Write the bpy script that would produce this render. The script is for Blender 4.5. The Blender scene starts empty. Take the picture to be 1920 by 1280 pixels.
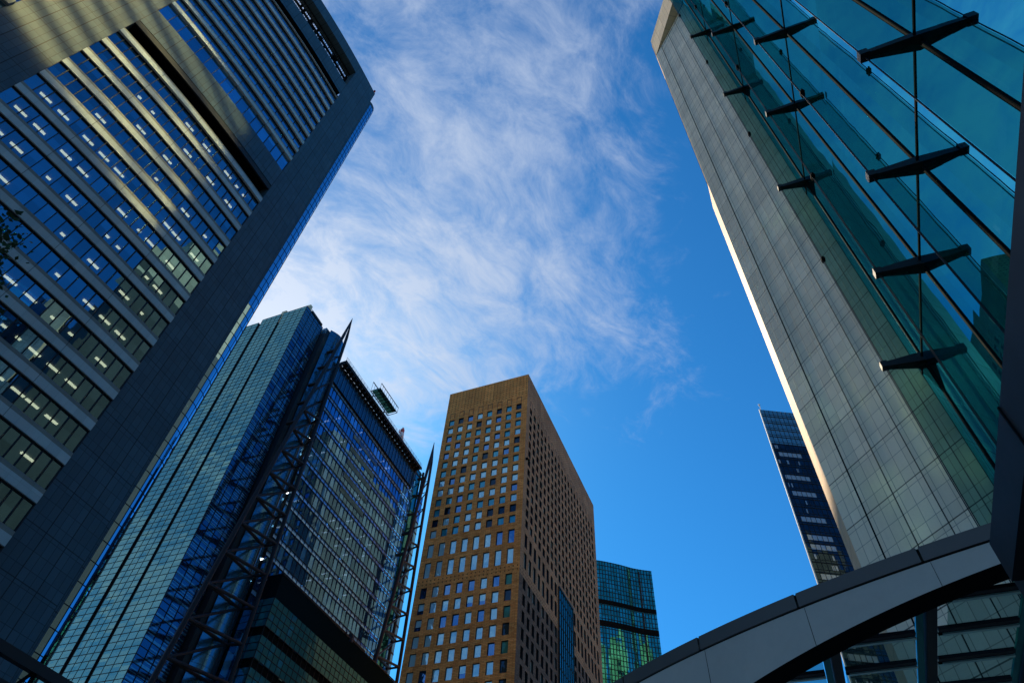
import bpy, math, random
from mathutils import Vector
random.seed(7)
sc = bpy.context.scene
col = sc.collection
R = math.radians

# ------------------------------------------------------------------ camera
F, CX, CY = 1255.0, 960.0, 640.0                 # focal length in pixels of the 1920 px wide frame
up = Vector((81.0, -1007.4, F)).normalized()     # zenith in camera coordinates (x right, y down, z forward)
fw = (Vector((0, 0, 1)) - up * up.z).normalized()
rt = fw.cross(up)
cam_d = bpy.data.cameras.new('camera'); cam = bpy.data.objects.new('camera', cam_d); col.objects.link(cam)
cam_d.sensor_width = 36.0; cam_d.lens = 36.0 * F / 1920.0
cam_d.clip_start = 0.05; cam_d.clip_end = 6000
from mathutils import Matrix
def c2w(v): return Vector((v.dot(rt), v.dot(fw), v.dot(up)))
ex, ey, ez = c2w(Vector((1, 0, 0))), c2w(Vector((0, -1, 0))), c2w(Vector((0, 0, -1)))
M = Matrix((ex, ey, ez)).transposed().to_4x4(); M.translation = Vector((0, 0, 1.6))
cam.matrix_world = M
sc.camera = cam

# ------------------------------------------------------------------ sky, sun, exposure
SUN_AZ, SUN_EL = -19.5, 40.5
w = bpy.data.worlds.new('World'); sc.world = w; w.use_nodes = True
nt = w.node_tree; nt.nodes.clear()
class N:
    def __init__(s, nt): s.nt = nt
    def n(s, t, **k):
        x = s.nt.nodes.new(t)
        for a, b in k.items(): setattr(x, a, b)
        return x
    def put(s, sock, v):
        if isinstance(v, bpy.types.NodeSocket): s.nt.links.new(v, sock)
        else: sock.default_value = v
    def m(s, op, a, b=None, c=None, clamp=False):
        x = s.n('ShaderNodeMath', operation=op); x.use_clamp = clamp; s.put(x.inputs[0], a)
        if b is not None: s.put(x.inputs[1], b)
        if c is not None: s.put(x.inputs[2], c)
        return x.outputs[0]
    def sm(s, v, a, b, lo=0.0, hi=1.0):
        x = s.n('ShaderNodeMapRange'); x.interpolation_type = 'SMOOTHSTEP'
        s.put(x.inputs[0], v)
        for i, q in enumerate((a, b, lo, hi)): x.inputs[i + 1].default_value = q
        return x.outputs[0]
    def mix(s, f, a, b, mode='MIX'):
        x = s.n('ShaderNodeMix', data_type='RGBA', blend_type=mode); s.put(x.inputs[0], f)
        s.put(x.inputs[6], a); s.put(x.inputs[7], b); return x.outputs[2]
    def noise(s, vec, scale, detail=6, rough=.5, dist=0.0, lac=2.0):
        x = s.n('ShaderNodeTexNoise'); s.put(x.inputs['Vector'], vec)
        x.inputs['Scale'].default_value = scale; x.inputs['Detail'].default_value = detail
        x.inputs['Roughness'].default_value = rough; x.inputs['Distortion'].default_value = dist
        return x.outputs[0]
    def xyz(s, a, b, c=0.0):
        x = s.n('ShaderNodeCombineXYZ')
        for i, q in enumerate((a, b, c)): s.put(x.inputs[i], q)
        return x.outputs[0]
g = N(nt)
sky = g.n('ShaderNodeTexSky', sky_type='NISHITA'); sky.sun_disc = False
sky.sun_elevation = R(SUN_EL); sky.sun_rotation = R(SUN_AZ)
sky.air_density = 1.0; sky.dust_density = 0.3; sky.ozone_density = 2.5
tc = g.n('ShaderNodeTexCoord'); sep = g.n('ShaderNodeSeparateXYZ'); nt.links.new(tc.outputs['Generated'], sep.inputs[0])
zz = g.m('MAXIMUM', sep.outputs[2], 0.06)
u = g.m('DIVIDE', sep.outputs[0], zz); v = g.m('DIVIDE', sep.outputs[1], zz)
e1 = g.m('DIVIDE', g.m('SUBTRACT', u, g.m('MULTIPLY_ADD', v, .28, .10)), .22)
e2 = g.m('DIVIDE', g.m('ADD', u, g.m('MULTIPLY', g.m('SUBTRACT', v, 1.10), 1.5)), .45)
edge = g.m('MAXIMUM', e1, e2)
mask = g.sm(edge, -.9, 1.25, 1.0, 0.0)
p = g.xyz(g.m('ADD', g.m('MULTIPLY', u, 1.05), g.m('MULTIPLY', v, .45)), g.m('ADD', g.m('MULTIPLY', u, -.75), g.m('MULTIPLY', v, 1.25)), 3.1)
warp = g.n('ShaderNodeVectorMath', operation='ADD')
nz = g.n('ShaderNodeTexNoise'); nz.inputs['Scale'].default_value = 1.8; nz.inputs['Detail'].default_value = 3; nt.links.new(p, nz.inputs['Vector'])
wv = g.n('ShaderNodeVectorMath', operation='MULTIPLY_ADD'); nt.links.new(nz.outputs[1], wv.inputs[0]); wv.inputs[1].default_value = (.42, .42, 0); wv.inputs[2].default_value = (-.21, -.21, 0)
nt.links.new(p, warp.inputs[0]); nt.links.new(wv.outputs[0], warp.inputs[1])
n1 = g.noise(warp.outputs[0], 2.9, 10, .60, .25)
n2 = g.noise(warp.outputs[0], 9.5, 10, .70, .2)
dens = g.m('ADD', g.m('MULTIPLY', n1, .54), g.m('MULTIPLY', n2, .46))
dens = g.m('ADD', dens, g.m('MULTIPLY_ADD', mask, .31, -.225))
dens = g.sm(dens, .44, .80, 0.0, 1.0)
# brighter, milkier air towards the low sun side
du = g.m('SUBTRACT', u, -.56); dv = g.m('SUBTRACT', v, .86)
near = g.m('POWER', 2.718, g.m('MULTIPLY', g.m('ADD', g.m('MULTIPLY', du, du), g.m('MULTIPLY', dv, dv)), -6.0))
dens = g.m('ADD', dens, g.m('MULTIPLY', near, .70), clamp=True)
dens = g.m('MULTIPLY', dens, g.m('MULTIPLY', g.sm(v, -1.6, -.2, .85, 1.0), .88))
skyc = g.mix(1.0, sky.outputs[0], (.15, .74, 1.16, 1), 'MULTIPLY')
skyc = g.mix(1.0, skyc, (.122, .122, .122, 1), 'MULTIPLY')
cloud = g.mix(near, (.44, .53, .70, 1), (.76, .82, .93, 1))
fin = g.mix(dens, skyc, cloud)
bg = g.n('ShaderNodeBackground'); nt.links.new(fin, bg.inputs[0]); bg.inputs[1].default_value = 1.0
wo = g.n('ShaderNodeOutputWorld'); nt.links.new(bg.outputs[0], wo.inputs[0])
sd = bpy.data.lights.new('sun', 'SUN'); sd.energy = 5.0; sd.angle = R(0.5); sd.color = (1.0, .83, .60)
so = bpy.data.objects.new('sun', sd); col.objects.link(so)
sdir = Vector((math.sin(R(SUN_AZ)) * math.cos(R(SUN_EL)), math.cos(R(SUN_AZ)) * math.cos(R(SUN_EL)), math.sin(R(SUN_EL))))
so.rotation_euler = sdir.to_track_quat('Z', 'Y').to_euler(); so.location = (0, 0, 300)
sc.view_settings.view_transform = 'Standard'; sc.view_settings.look = 'None'
sc.view_settings.exposure = 0.18; sc.view_settings.gamma = 1.0
sc.cycles.max_bounces = 8; sc.cycles.transparent_max_bounces = 16
sc.cycles.sample_clamp_indirect = 10.0
sc.cycles.use_guiding = True; sc.cycles.use_surface_guiding = True; sc.cycles.use_volume_guiding = False; sc.cycles.blur_glossy = 0.0

# ------------------------------------------------------------------ materials
def mat(name):
    m = bpy.data.materials.new(name); m.use_nodes = True; m.node_tree.nodes.clear(); return m, N(m.node_tree)
def out(m, g, sh): o = g.n('ShaderNodeOutputMaterial'); m.node_tree.links.new(sh, o.inputs[0])
def pbsdf(g, colr, rough=.6, metal=0.0, spec=.5, normal=None):
    b = g.n('ShaderNodeBsdfPrincipled'); g.put(b.inputs['Base Color'], colr); g.put(b.inputs['Roughness'], rough)
    b.inputs['Metallic'].default_value = metal; b.inputs['Specular IOR Level'].default_value = spec
    if normal is not None: g.put(b.inputs['Normal'], normal)
    return b.outputs[0]
def rgba(c, k=1.0): return (c[0] * k, c[1] * k, c[2] * k, 1)
def plain(name, c, rough=.6, metal=0.0, spec=.5, var=.18, scale=1.3):
    m, g = mat(name)
    t = g.n('ShaderNodeTexCoord'); nn = g.noise(t.outputs['Object'], scale, 6, .6)
    n2 = g.noise(t.outputs['Object'], scale * 14, 4, .6)
    k = g.m('ADD', g.m('MULTIPLY_ADD', nn, 2 * var, 1 - var), g.m('MULTIPLY_ADD', n2, var * .7, -var * .35))
    out(m, g, pbsdf(g, g.mix(1.0, rgba(c), g.xyz(k, k, k), 'MULTIPLY'), g.m('MULTIPLY_ADD', nn, .2, rough - .1), metal, spec)); return m
def uvnode(g):
    x = g.n('ShaderNodeUVMap'); x.uv_map = 'UVMap'; return x.outputs[0]
def grid(g, uvv, w, h, mortar, c1, c2, cm, off=0.0, ox=0.0, oy=0.0, bias=0.0):
    mp = g.n('ShaderNodeMapping'); g.put(mp.inputs[0], uvv); mp.inputs[1].default_value = (ox, oy, 0)
    b = g.n('ShaderNodeTexBrick'); b.offset = off; b.squash = 1.0; b.offset_frequency = 2
    g.put(b.inputs['Vector'], mp.outputs[0]); b.inputs['Scale'].default_value = 1.0
    b.inputs['Mortar Size'].default_value = mortar; b.inputs['Mortar Smooth'].default_value = 0.1
    b.inputs['Bias'].default_value = bias; b.inputs['Brick Width'].default_value = w; b.inputs['Row Height'].default_value = h
    g.put(b.inputs['Color1'], c1); g.put(b.inputs['Color2'], c2); g.put(b.inputs['Mortar'], cm)
    return b.outputs[0], b.outputs[1]
def stone(name, c, sw, sh, bw, bh, var=.10, joint=.35, bigjoint=.12, rough=.65, sox=0, soy=0, box=0, boy=0, mort=.012, bmort=.025):
    """cladding of small slabs grouped into large panels; UV in metres"""
    m, g = mat(name); uvv = uvnode(g)
    a, f1 = grid(g, uvv, sw, sh, mort, rgba(c, 1 - var), rgba(c, 1 + var), rgba(c, joint), 0, sox, soy)
    b2, f2 = grid(g, uvv, bw, bh, bmort, (.9, .9, .9, 1), (1.08, 1.08, 1.08, 1), (bigjoint,) * 3 + (1,), 0, box, boy)
    cc = g.mix(1.0, a, b2, 'MULTIPLY')
    t = g.n('ShaderNodeTexCoord'); nn = g.noise(t.outputs['Object'], .35, 6, .6); ng = g.noise(t.outputs['Object'], 9, 5, .7)
    mp = g.n('ShaderNodeMapping'); g.put(mp.inputs[0], uvv); mp.inputs[3].default_value = (1.6, .05, 1)
    st = g.noise(mp.outputs[0], 1.2, 5, .7)                                  # rain streaks running down
    k = g.m('ADD', g.m('MULTIPLY_ADD', nn, .22, .80), g.m('ADD', g.m('MULTIPLY_ADD', ng, .16, -.08), g.m('MULTIPLY_ADD', st, .22, -.11)))
    cc = g.mix(1.0, cc, g.xyz(k, k, k), 'MULTIPLY')
    bp = g.n('ShaderNodeBump'); bp.inputs['Strength'].default_value = .5; bp.inputs['Distance'].default_value = .02
    g.put(bp.inputs['Height'], g.m('SUBTRACT', 1.0, g.m('MAXIMUM', f1, f2)))
    out(m, g, pbsdf(g, cc, rough, 0, .35, bp.outputs[0])); return m
def glass(name, tint, body, refl=.45, rough=.03, see=.0, pw=None, ph=None, pvar=.0, warp=.02, ox=0, oy=0, ior=1.6, dark=None, dfrac=0.0, wscale=.35, tilt=.010):
    """coated facade glass: mirror reflection over a tinted body, optionally see-through; panes differ a little"""
    m, g = mat(name); nt = m.node_tree; uvv = uvnode(g)
    t = g.n('ShaderNodeTexCoord')
    bp = g.n('ShaderNodeBump'); bp.inputs['Strength'].default_value = 1.0; bp.inputs['Distance'].default_value = warp
    hh = g.noise(t.outputs['Object'], wscale, 2, .5)
    if pw:
        pc, pf = grid(g, uvv, pw, ph, 0.0, (0, 0, 0, 1), (1, 1, 1, 1), (0.5, .5, .5, 1), 0, ox, oy)
        rv = g.n('ShaderNodeSeparateColor'); nt.links.new(pc, rv.inputs[0]); rnd = rv.outputs[0]
        # each pane sits at a very slightly different angle
        hh = g.m('ADD', hh, g.m('MULTIPLY', rnd, 0.0))
    else: rnd = .5
    g.put(bp.inputs['Height'], hh)
    bn = bp.outputs[0]
    if pw and tilt:
        tv = g.xyz(g.m('SUBTRACT', rnd, .5), g.m('SUBTRACT', g.m('FRACT', g.m('MULTIPLY', rnd, 7.31)), .5), g.m('SUBTRACT', g.m('FRACT', g.m('MULTIPLY', rnd, 17.7)), .5))
        ta = g.n('ShaderNodeVectorMath', operation='MULTIPLY_ADD'); nt.links.new(tv, ta.inputs[0]); ta.inputs[1].default_value = (2 * tilt,) * 3; nt.links.new(bn, ta.inputs[2])
        tn = g.n('ShaderNodeVectorMath', operation='NORMALIZE'); nt.links.new(ta.outputs[0], tn.inputs[0]); bn = tn.outputs[0]
    ge = g.n('ShaderNodeNewGeometry'); dt = g.n('ShaderNodeVectorMath', operation='DOT_PRODUCT')
    nt.links.new(bn, dt.inputs[0]); nt.links.new(ge.outputs['Incoming'], dt.inputs[1])
    f0 = ((ior - 1) / (ior + 1)) ** 2                      # Schlick, the same from both sides of the pane
    sch = g.m('MULTIPLY_ADD', g.m('POWER', g.m('SUBTRACT', 1.0, g.m('ABSOLUTE', dt.outputs['Value']), clamp=True), 5.0), 1 - f0, f0)
    fac = g.m('MULTIPLY_ADD', sch, 1 - refl, refl, clamp=True)
    gl = g.n('ShaderNodeBsdfGlossy'); gl.inputs['Roughness'].default_value = rough; nt.links.new(bn, gl.inputs['Normal'])
    kk = g.m('MULTIPLY_ADD', rnd, 2 * pvar, 1 - pvar) if pw else 1.0
    tcol = g.mix(1.0, rgba(tint), g.xyz(kk, kk, kk), 'MULTIPLY') if pw else rgba(tint)
    g.put(gl.inputs['Color'], tcol)
    di = g.n('ShaderNodeBsdfDiffuse')
    bcol = rgba(body)
    if dark is not None and pw:
        bcol = g.mix(g.sm(rnd, 1 - dfrac - .01, 1 - dfrac + .01), rgba(body), rgba(dark))
    g.put(di.inputs['Color'], bcol)
    base = di.outputs[0]
    if see > 0:
        tr = g.n('ShaderNodeBsdfTransparent'); tr.inputs[0].default_value = rgba([.35 + .6 * x for x in tint])
        mx = g.n('ShaderNodeMixShader'); mx.inputs[0].default_value = see
        nt.links.new(base, mx.inputs[1]); nt.links.new(tr.outputs[0], mx.inputs[2]); base = mx.outputs[0]
    ms = g.n('ShaderNodeMixShader'); g.put(ms.inputs[0], fac); nt.links.new(base, ms.inputs[1]); nt.links.new(gl.outputs[0], ms.inputs[2])
    out(m, g, ms.outputs[0]); return m
def emit(name, c, s):
    m, g = mat(name); e = g.n('ShaderNodeEmission'); e.inputs[0].default_value = rgba(c); e.inputs[1].default_value = s; out(m, g, e.outputs[0]); return m
def bricks(name, c1, c2, cm, w, h, mort, dots=False, rough=.8):
    m, g = mat(name); uvv = uvnode(g)
    a, f = grid(g, uvv, w, h, mort, rgba(c1), rgba(c2), rgba(cm), .5)
    b2, f2 = grid(g, uvv, 3.27, 3.47, .03, (.86, .86, .86, 1), (1.12, 1.12, 1.12, 1), (.5, .5, .5, 1), 0, 1.1)
    cc = g.mix(1.0, a, b2, 'MULTIPLY')
    if dots:
        s = g.n('ShaderNodeSeparateXYZ'); g.put(s.inputs[0], uvv)
        fu = g.m('FRACT', g.m('DIVIDE', s.outputs[0], 1.12)); fv = g.m('FRACT', g.m('DIVIDE', s.outputs[1], 1.0))
        on = g.m('MULTIPLY', g.m('LESS_THAN', g.m('ABSOLUTE', g.m('SUBTRACT', fu, .5)), .12), g.m('LESS_THAN', g.m('ABSOLUTE', g.m('SUBTRACT', fv, .5)), .17))
        cc = g.mix(on, cc, rgba(cm, .25))
    t = g.n('ShaderNodeTexCoord'); nn = g.noise(t.outputs['Object'], .12, 6, .65)
    mp = g.n('ShaderNodeMapping'); g.put(mp.inputs[0], uvv); mp.inputs[3].default_value = (1.1, .035, 1)
    st = g.noise(mp.outputs[0], 1.0, 6, .7)
    k = g.m('ADD', g.m('MULTIPLY_ADD', nn, .5, .75), g.m('MULTIPLY_ADD', st, .5, -.25)); cc = g.mix(1.0, cc, g.xyz(k, k, k), 'MULTIPLY')
    bp = g.n('ShaderNodeBump'); bp.inputs['Strength'].default_value = .6; bp.inputs['Distance'].default_value = .03; g.put(bp.inputs['Height'], g.m('SUBTRACT', 1.0, f))
    out(m, g, pbsdf(g, cc, rough, 0, .2, bp.outputs[0])); return m

M_ = dict(
 stoneL=stone('dark_granite', (.044, .092, .128), .75, 1.4, 2.25, 4.25, .12, .45, .25, .5, mort=.03, bmort=.05),
 bandL=stone('light_granite', (.50, .58, .60), 1.125, 9, 6.75, 60, .06, .7, .25, .6),
 bandD=stone('grey_granite', (.25, .26, .24), 1.125, 9, 6.75, 60, .06, .7, .25, .6),
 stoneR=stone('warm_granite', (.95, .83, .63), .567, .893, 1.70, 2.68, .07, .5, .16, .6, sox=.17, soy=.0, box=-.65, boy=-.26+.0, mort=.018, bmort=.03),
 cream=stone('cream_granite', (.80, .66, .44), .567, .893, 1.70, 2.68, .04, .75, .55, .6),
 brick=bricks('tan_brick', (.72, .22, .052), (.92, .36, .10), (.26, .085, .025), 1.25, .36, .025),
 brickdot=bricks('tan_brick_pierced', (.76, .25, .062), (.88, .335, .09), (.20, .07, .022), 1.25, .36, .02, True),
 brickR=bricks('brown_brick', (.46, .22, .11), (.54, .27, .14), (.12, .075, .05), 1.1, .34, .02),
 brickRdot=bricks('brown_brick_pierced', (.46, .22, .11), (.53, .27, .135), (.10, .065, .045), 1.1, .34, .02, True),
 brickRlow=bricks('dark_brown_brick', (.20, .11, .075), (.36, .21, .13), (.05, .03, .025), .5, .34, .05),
 dark=plain('dark_metal', (.018, .021, .025), .55, .0, .3),
 frame=plain('window_frame_metal', (.014, .018, .022), .5, 0, .2),
 steel=plain('blue_black_steel', (.014, .019, .028), .5, 0, .2),
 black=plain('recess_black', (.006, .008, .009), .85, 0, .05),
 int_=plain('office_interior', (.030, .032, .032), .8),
 ceil=plain('office_ceiling', (.10, .105, .10), .8),
 lamp=emit('ceiling_lamp_light', (1.0, .86, .50), 4.0), lampw=emit('cool_lamp_light', (.9, .95, 1.0), 3.5),
 fascia=plain('grey_fascia', (.090, .080, .068), .45, .0, .5, .10),
 soffit=plain('pale_soffit', (.50, .45, .38), .45, .0, .5, .20, .5),
 darkbl=plain('girder_blue_black', (.010, .012, .016), .5, .0, .2, .1),
 beigeshade=stone('shade_toned_stone', (.028, .038, .028), 1.5, 3.6, 6, 3.6, .08, .6, .5, .7), podtop=plain('podium_parapet_panel', (.006, .014, .018), .8, 0, .0), cream2=stone('sunlit_granite', (.76, .50, .27), .567, .893, 1.70, 2.68, .04, .75, .55, .6),
 white=plain('white_paint', (.75, .75, .72), .5), red=plain('red_paint', (.45, .06, .03), .5),
 beige=stone('beige_concrete', (.62, .50, .30), 1.5, 3.6, 6, 3.6, .05, .7, .5, .8),
 ground=stone('plaza_paving', (.50, .45, .38), .6, .6, 6, 6, .12, .6, .5, .85),
 asphalt=plain('city_ground', (.31, .28, .22), .9, 0, .2, .15, .02),
 leaf=plain('leaves', (.035, .07, .02), .6, 0, .4, .5, 3), bark=plain('bark', (.07, .05, .035), .9),
 # glass
 gL=glass('blue_vision_glass', (.25, .53, .74), (.008, .012, .016), .60, .015, .50, 1.125, 4.25, .20, .0045),
 gLu=glass('blue_hotel_glass', (.26, .62, .95), (.012, .03, .06), .66, .02, .25, 1.69, 3.36, .22, .010),
 gDrum=glass('drum_glass', (.38, .68, .98), (.005, .01, .02), .80, .01, .0, warp=.005),
 gA=glass('teal_white_louvre_glass', (.40, .72, .60), (.12, .22, .17), .48, .07, .0, 2.05, 1.45, .07, .01, tilt=.03),
 gAb=glass('navy_glass', (.10, .32, .60), (.008, .03, .07), .34, .08, .0, 2.15, 1.5, .2, .02),
 gAs=glass('pale_blue_spandrel', (.30, .58, .80), (.07, .16, .22), .35, .12, .0),
 gD=glass('blue_metal_panel', (.16, .46, .72), (.02, .08, .13), .30, .22, .0, 2.0, 4.3, .06, .02),
 gM=glass('blue_office_glass', (.14, .50, .98), (.018, .075, .17), .48, .02, .12, 1.8, 4.6, .25, .010, oy=0, dark=(.10, .34, .60), dfrac=.3),
 gMs=glass('sky_blue_spandrel', (.20, .55, .98), (.26, .50, .80), .34, .06, .0, 1.8, 4.6, .08, .01),
 gRib=glass('ribbed_parapet_panel', (.10, .30, .46), (.012, .04, .07), .28, .18, .0, 1.8, 7, .05, .01),
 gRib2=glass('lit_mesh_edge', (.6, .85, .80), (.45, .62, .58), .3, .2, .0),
 gPod=glass('teal_podium_glass', (.16, .46, .48), (.035, .15, .16), .14, .06, .0, 1.8, 1.6, .14, .02),
 gBr=glass('pale_curtained_glass', (.50, .85, .92), (.55, .78, .80), .42, .02, .0),
 gTeal2=glass('teal_curtained_glass', (.20, .60, .70), (.06, .28, .34), .35, .02, .0),
 gBr2=glass('blue_room_glass', (.22, .48, .85), (.01, .03, .06), .50, .02, .0),
 gBr3=glass('dark_room_glass', (.10, .18, .25), (.008, .012, .016), .25, .02, .0),
 gBr4=glass('green_stair_glass', (.14, .40, .30), (.04, .13, .09), .20, .05, .0),
 gTeal=glass('teal_strip_glass', (.10, .50, .60), (.01, .12, .15), .45, .03, .0, 1.7, 4, .2, .01),
 gGreen=glass('green_tower_glass', (.09, .60, .52), (.004, .075, .065), .50, .03, .0, 1.25, 3.9, .35, .006, dark=(.01, .09, .17), dfrac=.4),
 gFac=glass('facade_teal_glass', (.07, .60, .86), (.004, .03, .035), .62, .008, .62, 4.56, 18.4, .14, .012, ior=1.5, wscale=.2),
 gFin=glass('fin_teal_glass', (.06, .46, .38), (.01, .09, .07), .09, .02, .85, warp=.0, ior=1.3),
 gNavy=glass('dark_tower_glass', (.08, .15, .22), (.004, .010, .020), .22, .04, .0, 1.9, 4.0, .25, .01),
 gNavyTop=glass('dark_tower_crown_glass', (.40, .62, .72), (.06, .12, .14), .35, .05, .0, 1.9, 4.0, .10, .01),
 gBlind=glass('lowered_blind_glass', (.34, .44, .52), (.26, .33, .38), .25, .1, .0, 1.9, 4.0, .12, .01),
 gRoof=glass('canopy_glass', (.16, .42, .40), (.02, .09, .085), .05, .02, .86, warp=0, ior=1.25),
)
M_['gAs2'] = M_['gAs']

# ------------------------------------------------------------------ mesh helpers
A3 = Vector((math.sin(R(25)), math.cos(R(25)), 0)); B3 = Vector((-A3.y, A3.x, 0)); N3 = -B3; Z3 = Vector((0, 0, 1))
def U(n, s, z): return N3 * n + A3 * s + Z3 * z        # city grid: n to the right of the street line, s along it
class MB:
    def __init__(s): s.v = []; s.f = []; s.uv = []; s.mi = []; s.mats = []
    def mid(s, m):
        if m not in s.mats: s.mats.append(m)
        return s.mats.index(m)
    def face(s, pts, uvs=None, m=None):
        i = len(s.v); s.v += [tuple(p) for p in pts]; s.f.append(tuple(range(i, i + len(pts))))
        s.uv += list(uvs) if uvs else [(0, 0)] * len(pts); s.mi.append(s.mid(m) if m is not None else 0); return s
    def wall(s, o, d, a, b, z0, z1, m=None, off=Vector((0, 0, 0))):
        """vertical rectangle on the line o + d*t, t in a..b"""
        P = [o + d * a + Z3 * z0, o + d * b + Z3 * z0, o + d * b + Z3 * z1, o + d * a + Z3 * z1]
        return s.face([q + off for q in P], [(a, z0), (b, z0), (b, z1), (a, z1)], m)
    def box(s, o, d, n, a, b, c, e, z0, z1, m=None):
        """box: o + d*(a..b) + n*(c..e), z0..z1"""
        P = lambda t, q, z: o + d * t + n * q + Z3 * z
        F8 = [((a, c), (b, c)), ((b, c), (b, e)), ((b, e), (a, e)), ((a, e), (a, c))]
        for (p, q) in F8:
            L0 = p[0] + p[1]; L1 = q[0] + q[1]
            s.face([P(*p, z0), P(*q, z0), P(*q, z1), P(*p, z1)], [(L0, z0), (L1, z0), (L1, z1), (L0, z1)], m)
        for z in (z0, z1):
            s.face([P(a, c, z), P(b, c, z), P(b, e, z), P(a, e, z)], [(a, c), (b, c), (b, e), (a, e)], m)
        return s
    def prism(s, pts, z0, z1, m=None, cap=True):
        L = 0
        for i in range(len(pts)):
            p, q = pts[i], pts[(i + 1) % len(pts)]; l = (q - p).length
            s.face([p + Z3 * z0, q + Z3 * z0, q + Z3 * z1, p + Z3 * z1], [(L, z0), (L + l, z0), (L + l, z1), (L, z1)], m); L += l
        if cap:
            for z in (z0, z1): s.face([p + Z3 * z for p in pts], [(p.x, p.y) for p in pts], m)
        return s
    def tube(s, a, b, r, m=None, n=8, r2=None):
        a, b = Vector(a), Vector(b); d = (b - a).normalized(); x = d.orthogonal().normalized(); y = d.cross(x); r2 = r if r2 is None else r2
        ra = [a + (x * math.cos(2 * math.pi * i / n) + y * math.sin(2 * math.pi * i / n)) * r for i in range(n)]
        rb = [b + (x * math.cos(2 * math.pi * i / n) + y * math.sin(2 * math.pi * i / n)) * r2 for i in range(n)]
        for i in range(n): j = (i + 1) % n; s.face([ra[i], ra[j], rb[j], rb[i]], None, m)
        s.face(ra, None, m); s.face(rb, None, m); return s
    def beam(s, a, b, wdt, hgt, m=None, upv=None):
        a, b = Vector(a), Vector(b); d = (b - a).normalized(); x = d.cross(upv or Z3)
        if x.length < 1e-3: x = d.orthogonal()
        x.normalize(); y = x.cross(d)
        q = [x * wdt / 2 + y * hgt / 2, -x * wdt / 2 + y * hgt / 2, -x * wdt / 2 - y * hgt / 2, x * wdt / 2 - y * hgt / 2]
        for i in range(4): j = (i + 1) % 4; s.face([a + q[i], a + q[j], b + q[j], b + q[i]], None, m)
        s.face([a + k for k in q], None, m); s.face([b + k for k in q], None, m); return s
    def build(s, name, m=None, parent=None, kind=None, label=None, smooth=False):
        me = bpy.data.meshes.new(name); me.from_pydata(s.v, [], s.f)
        uvl = me.uv_layers.new(name='UVMap'); uvl.data.foreach_set('uv', [c for q in s.uv for c in q])
        ms = [m] if m is not None else s.mats
        for q in ms: me.materials.append(q)
        if m is None: me.polygons.foreach_set('material_index', s.mi)
        if smooth:
            import bmesh
            bm = bmesh.new(); bm.from_mesh(me); bmesh.ops.remove_doubles(bm, verts=bm.verts, dist=1e-4); bm.to_mesh(me); bm.free()
            for pl in me.polygons: pl.use_smooth = True
        me.update()
        o = bpy.data.objects.new(name, me); col.objects.link(o)
        if parent is not None: o.parent = parent; o.matrix_parent_inverse = parent.matrix_basis.inverted()
        if kind: o['kind'] = kind
        if label: o['label'] = label
        return o
def tag(o, label, cat, group=None):
    o['label'] = label; o['category'] = cat
    if group: o['group'] = group
    return o
def empty(name, loc, label, cat, group=None):
    o = bpy.data.objects.new(name, None); col.objects.link(o); o.location = loc
    return tag(o, label, cat, group)
def holes(mb, mg, mf, o, d, n, width, z0, z1, rows, cols, wallm, depth=.35, glassm=None, wins=None, side=1):
    """wall on o+d*t with a grid of recessed openings. rows: (zc, h, w, matfn) ; cols: list of centres"""
    z = z0
    for (za, zb, ws, cs, m) in rows:
        if za > z: mb.wall(o, d, 0, width, z, za, wallm(z, za))
        t = 0
        for c in cs:
            mb.wall(o, d, t, c - ws / 2, za, zb, wallm(za, zb)); t = c + ws / 2
        mb.wall(o, d, t, width, za, zb, wallm(za, zb)); z = zb
    if z < z1: mb.wall(o, d, 0, width, z, z1, wallm(z, z1))
def window_mesh(fr, gl, o, d, n, c, ws, za, zb, depth=.34, gm=None):
    a, b = c - ws / 2, c + ws / 2; P = lambda t, q, z: o + d * t + n * q + Z3 * z
    for (p, q) in (((a, za), (b, za)), ((b, za), (b, zb)), ((b, zb), (a, zb)), ((a, zb), (a, za))):
        fr.face([P(p[0], 0, p[1]), P(q[0], 0, q[1]), P(q[0], -depth, q[1]), P(p[0], -depth, p[1])])
    f = .055
    for (x0, x1, y0, y1) in ((a, a + f, za, zb), (b - f, b, za, zb), (a + f, b - f, za, za + f), (a + f, b - f, zb - f, zb)):
        fr.box(o, d, n, x0, x1, -depth - .02, -depth + .08, y0, y1)
    gl.wall(o, d, a, b, za, zb, gm, n * (-depth))

# ------------------------------------------------------------------ the ground
MB().face([Vector((-1500, -1500, 0)), Vector((1500, -1500, 0)), Vector((1500, 1500, 0)), Vector((-1500, 1500, 0))], None).build('ground', M_['asphalt'], kind='structure')
mb = MB(); mb.face([U(-40, -40, .15), U(60, -40, .15), U(60, 60, .15), U(-40, 60, .15)], [(-40, -40), (60, -40), (60, 60), (-40, 60)])
for (a, b) in (((-40, -40), (60, -40)), ((60, -40), (60, 60)), ((60, 60), (-40, 60)), ((-40, 60), (-40, -40))):
    mb.face([U(a[0], a[1], 0), U(b[0], b[1], 0), U(b[0], b[1], .15), U(a[0], a[1], .15)], [(0, 0), (100, 0), (100, .15), (0, .15)])
mb.build('plaza_pavement', M_['ground'], kind='structure')

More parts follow.
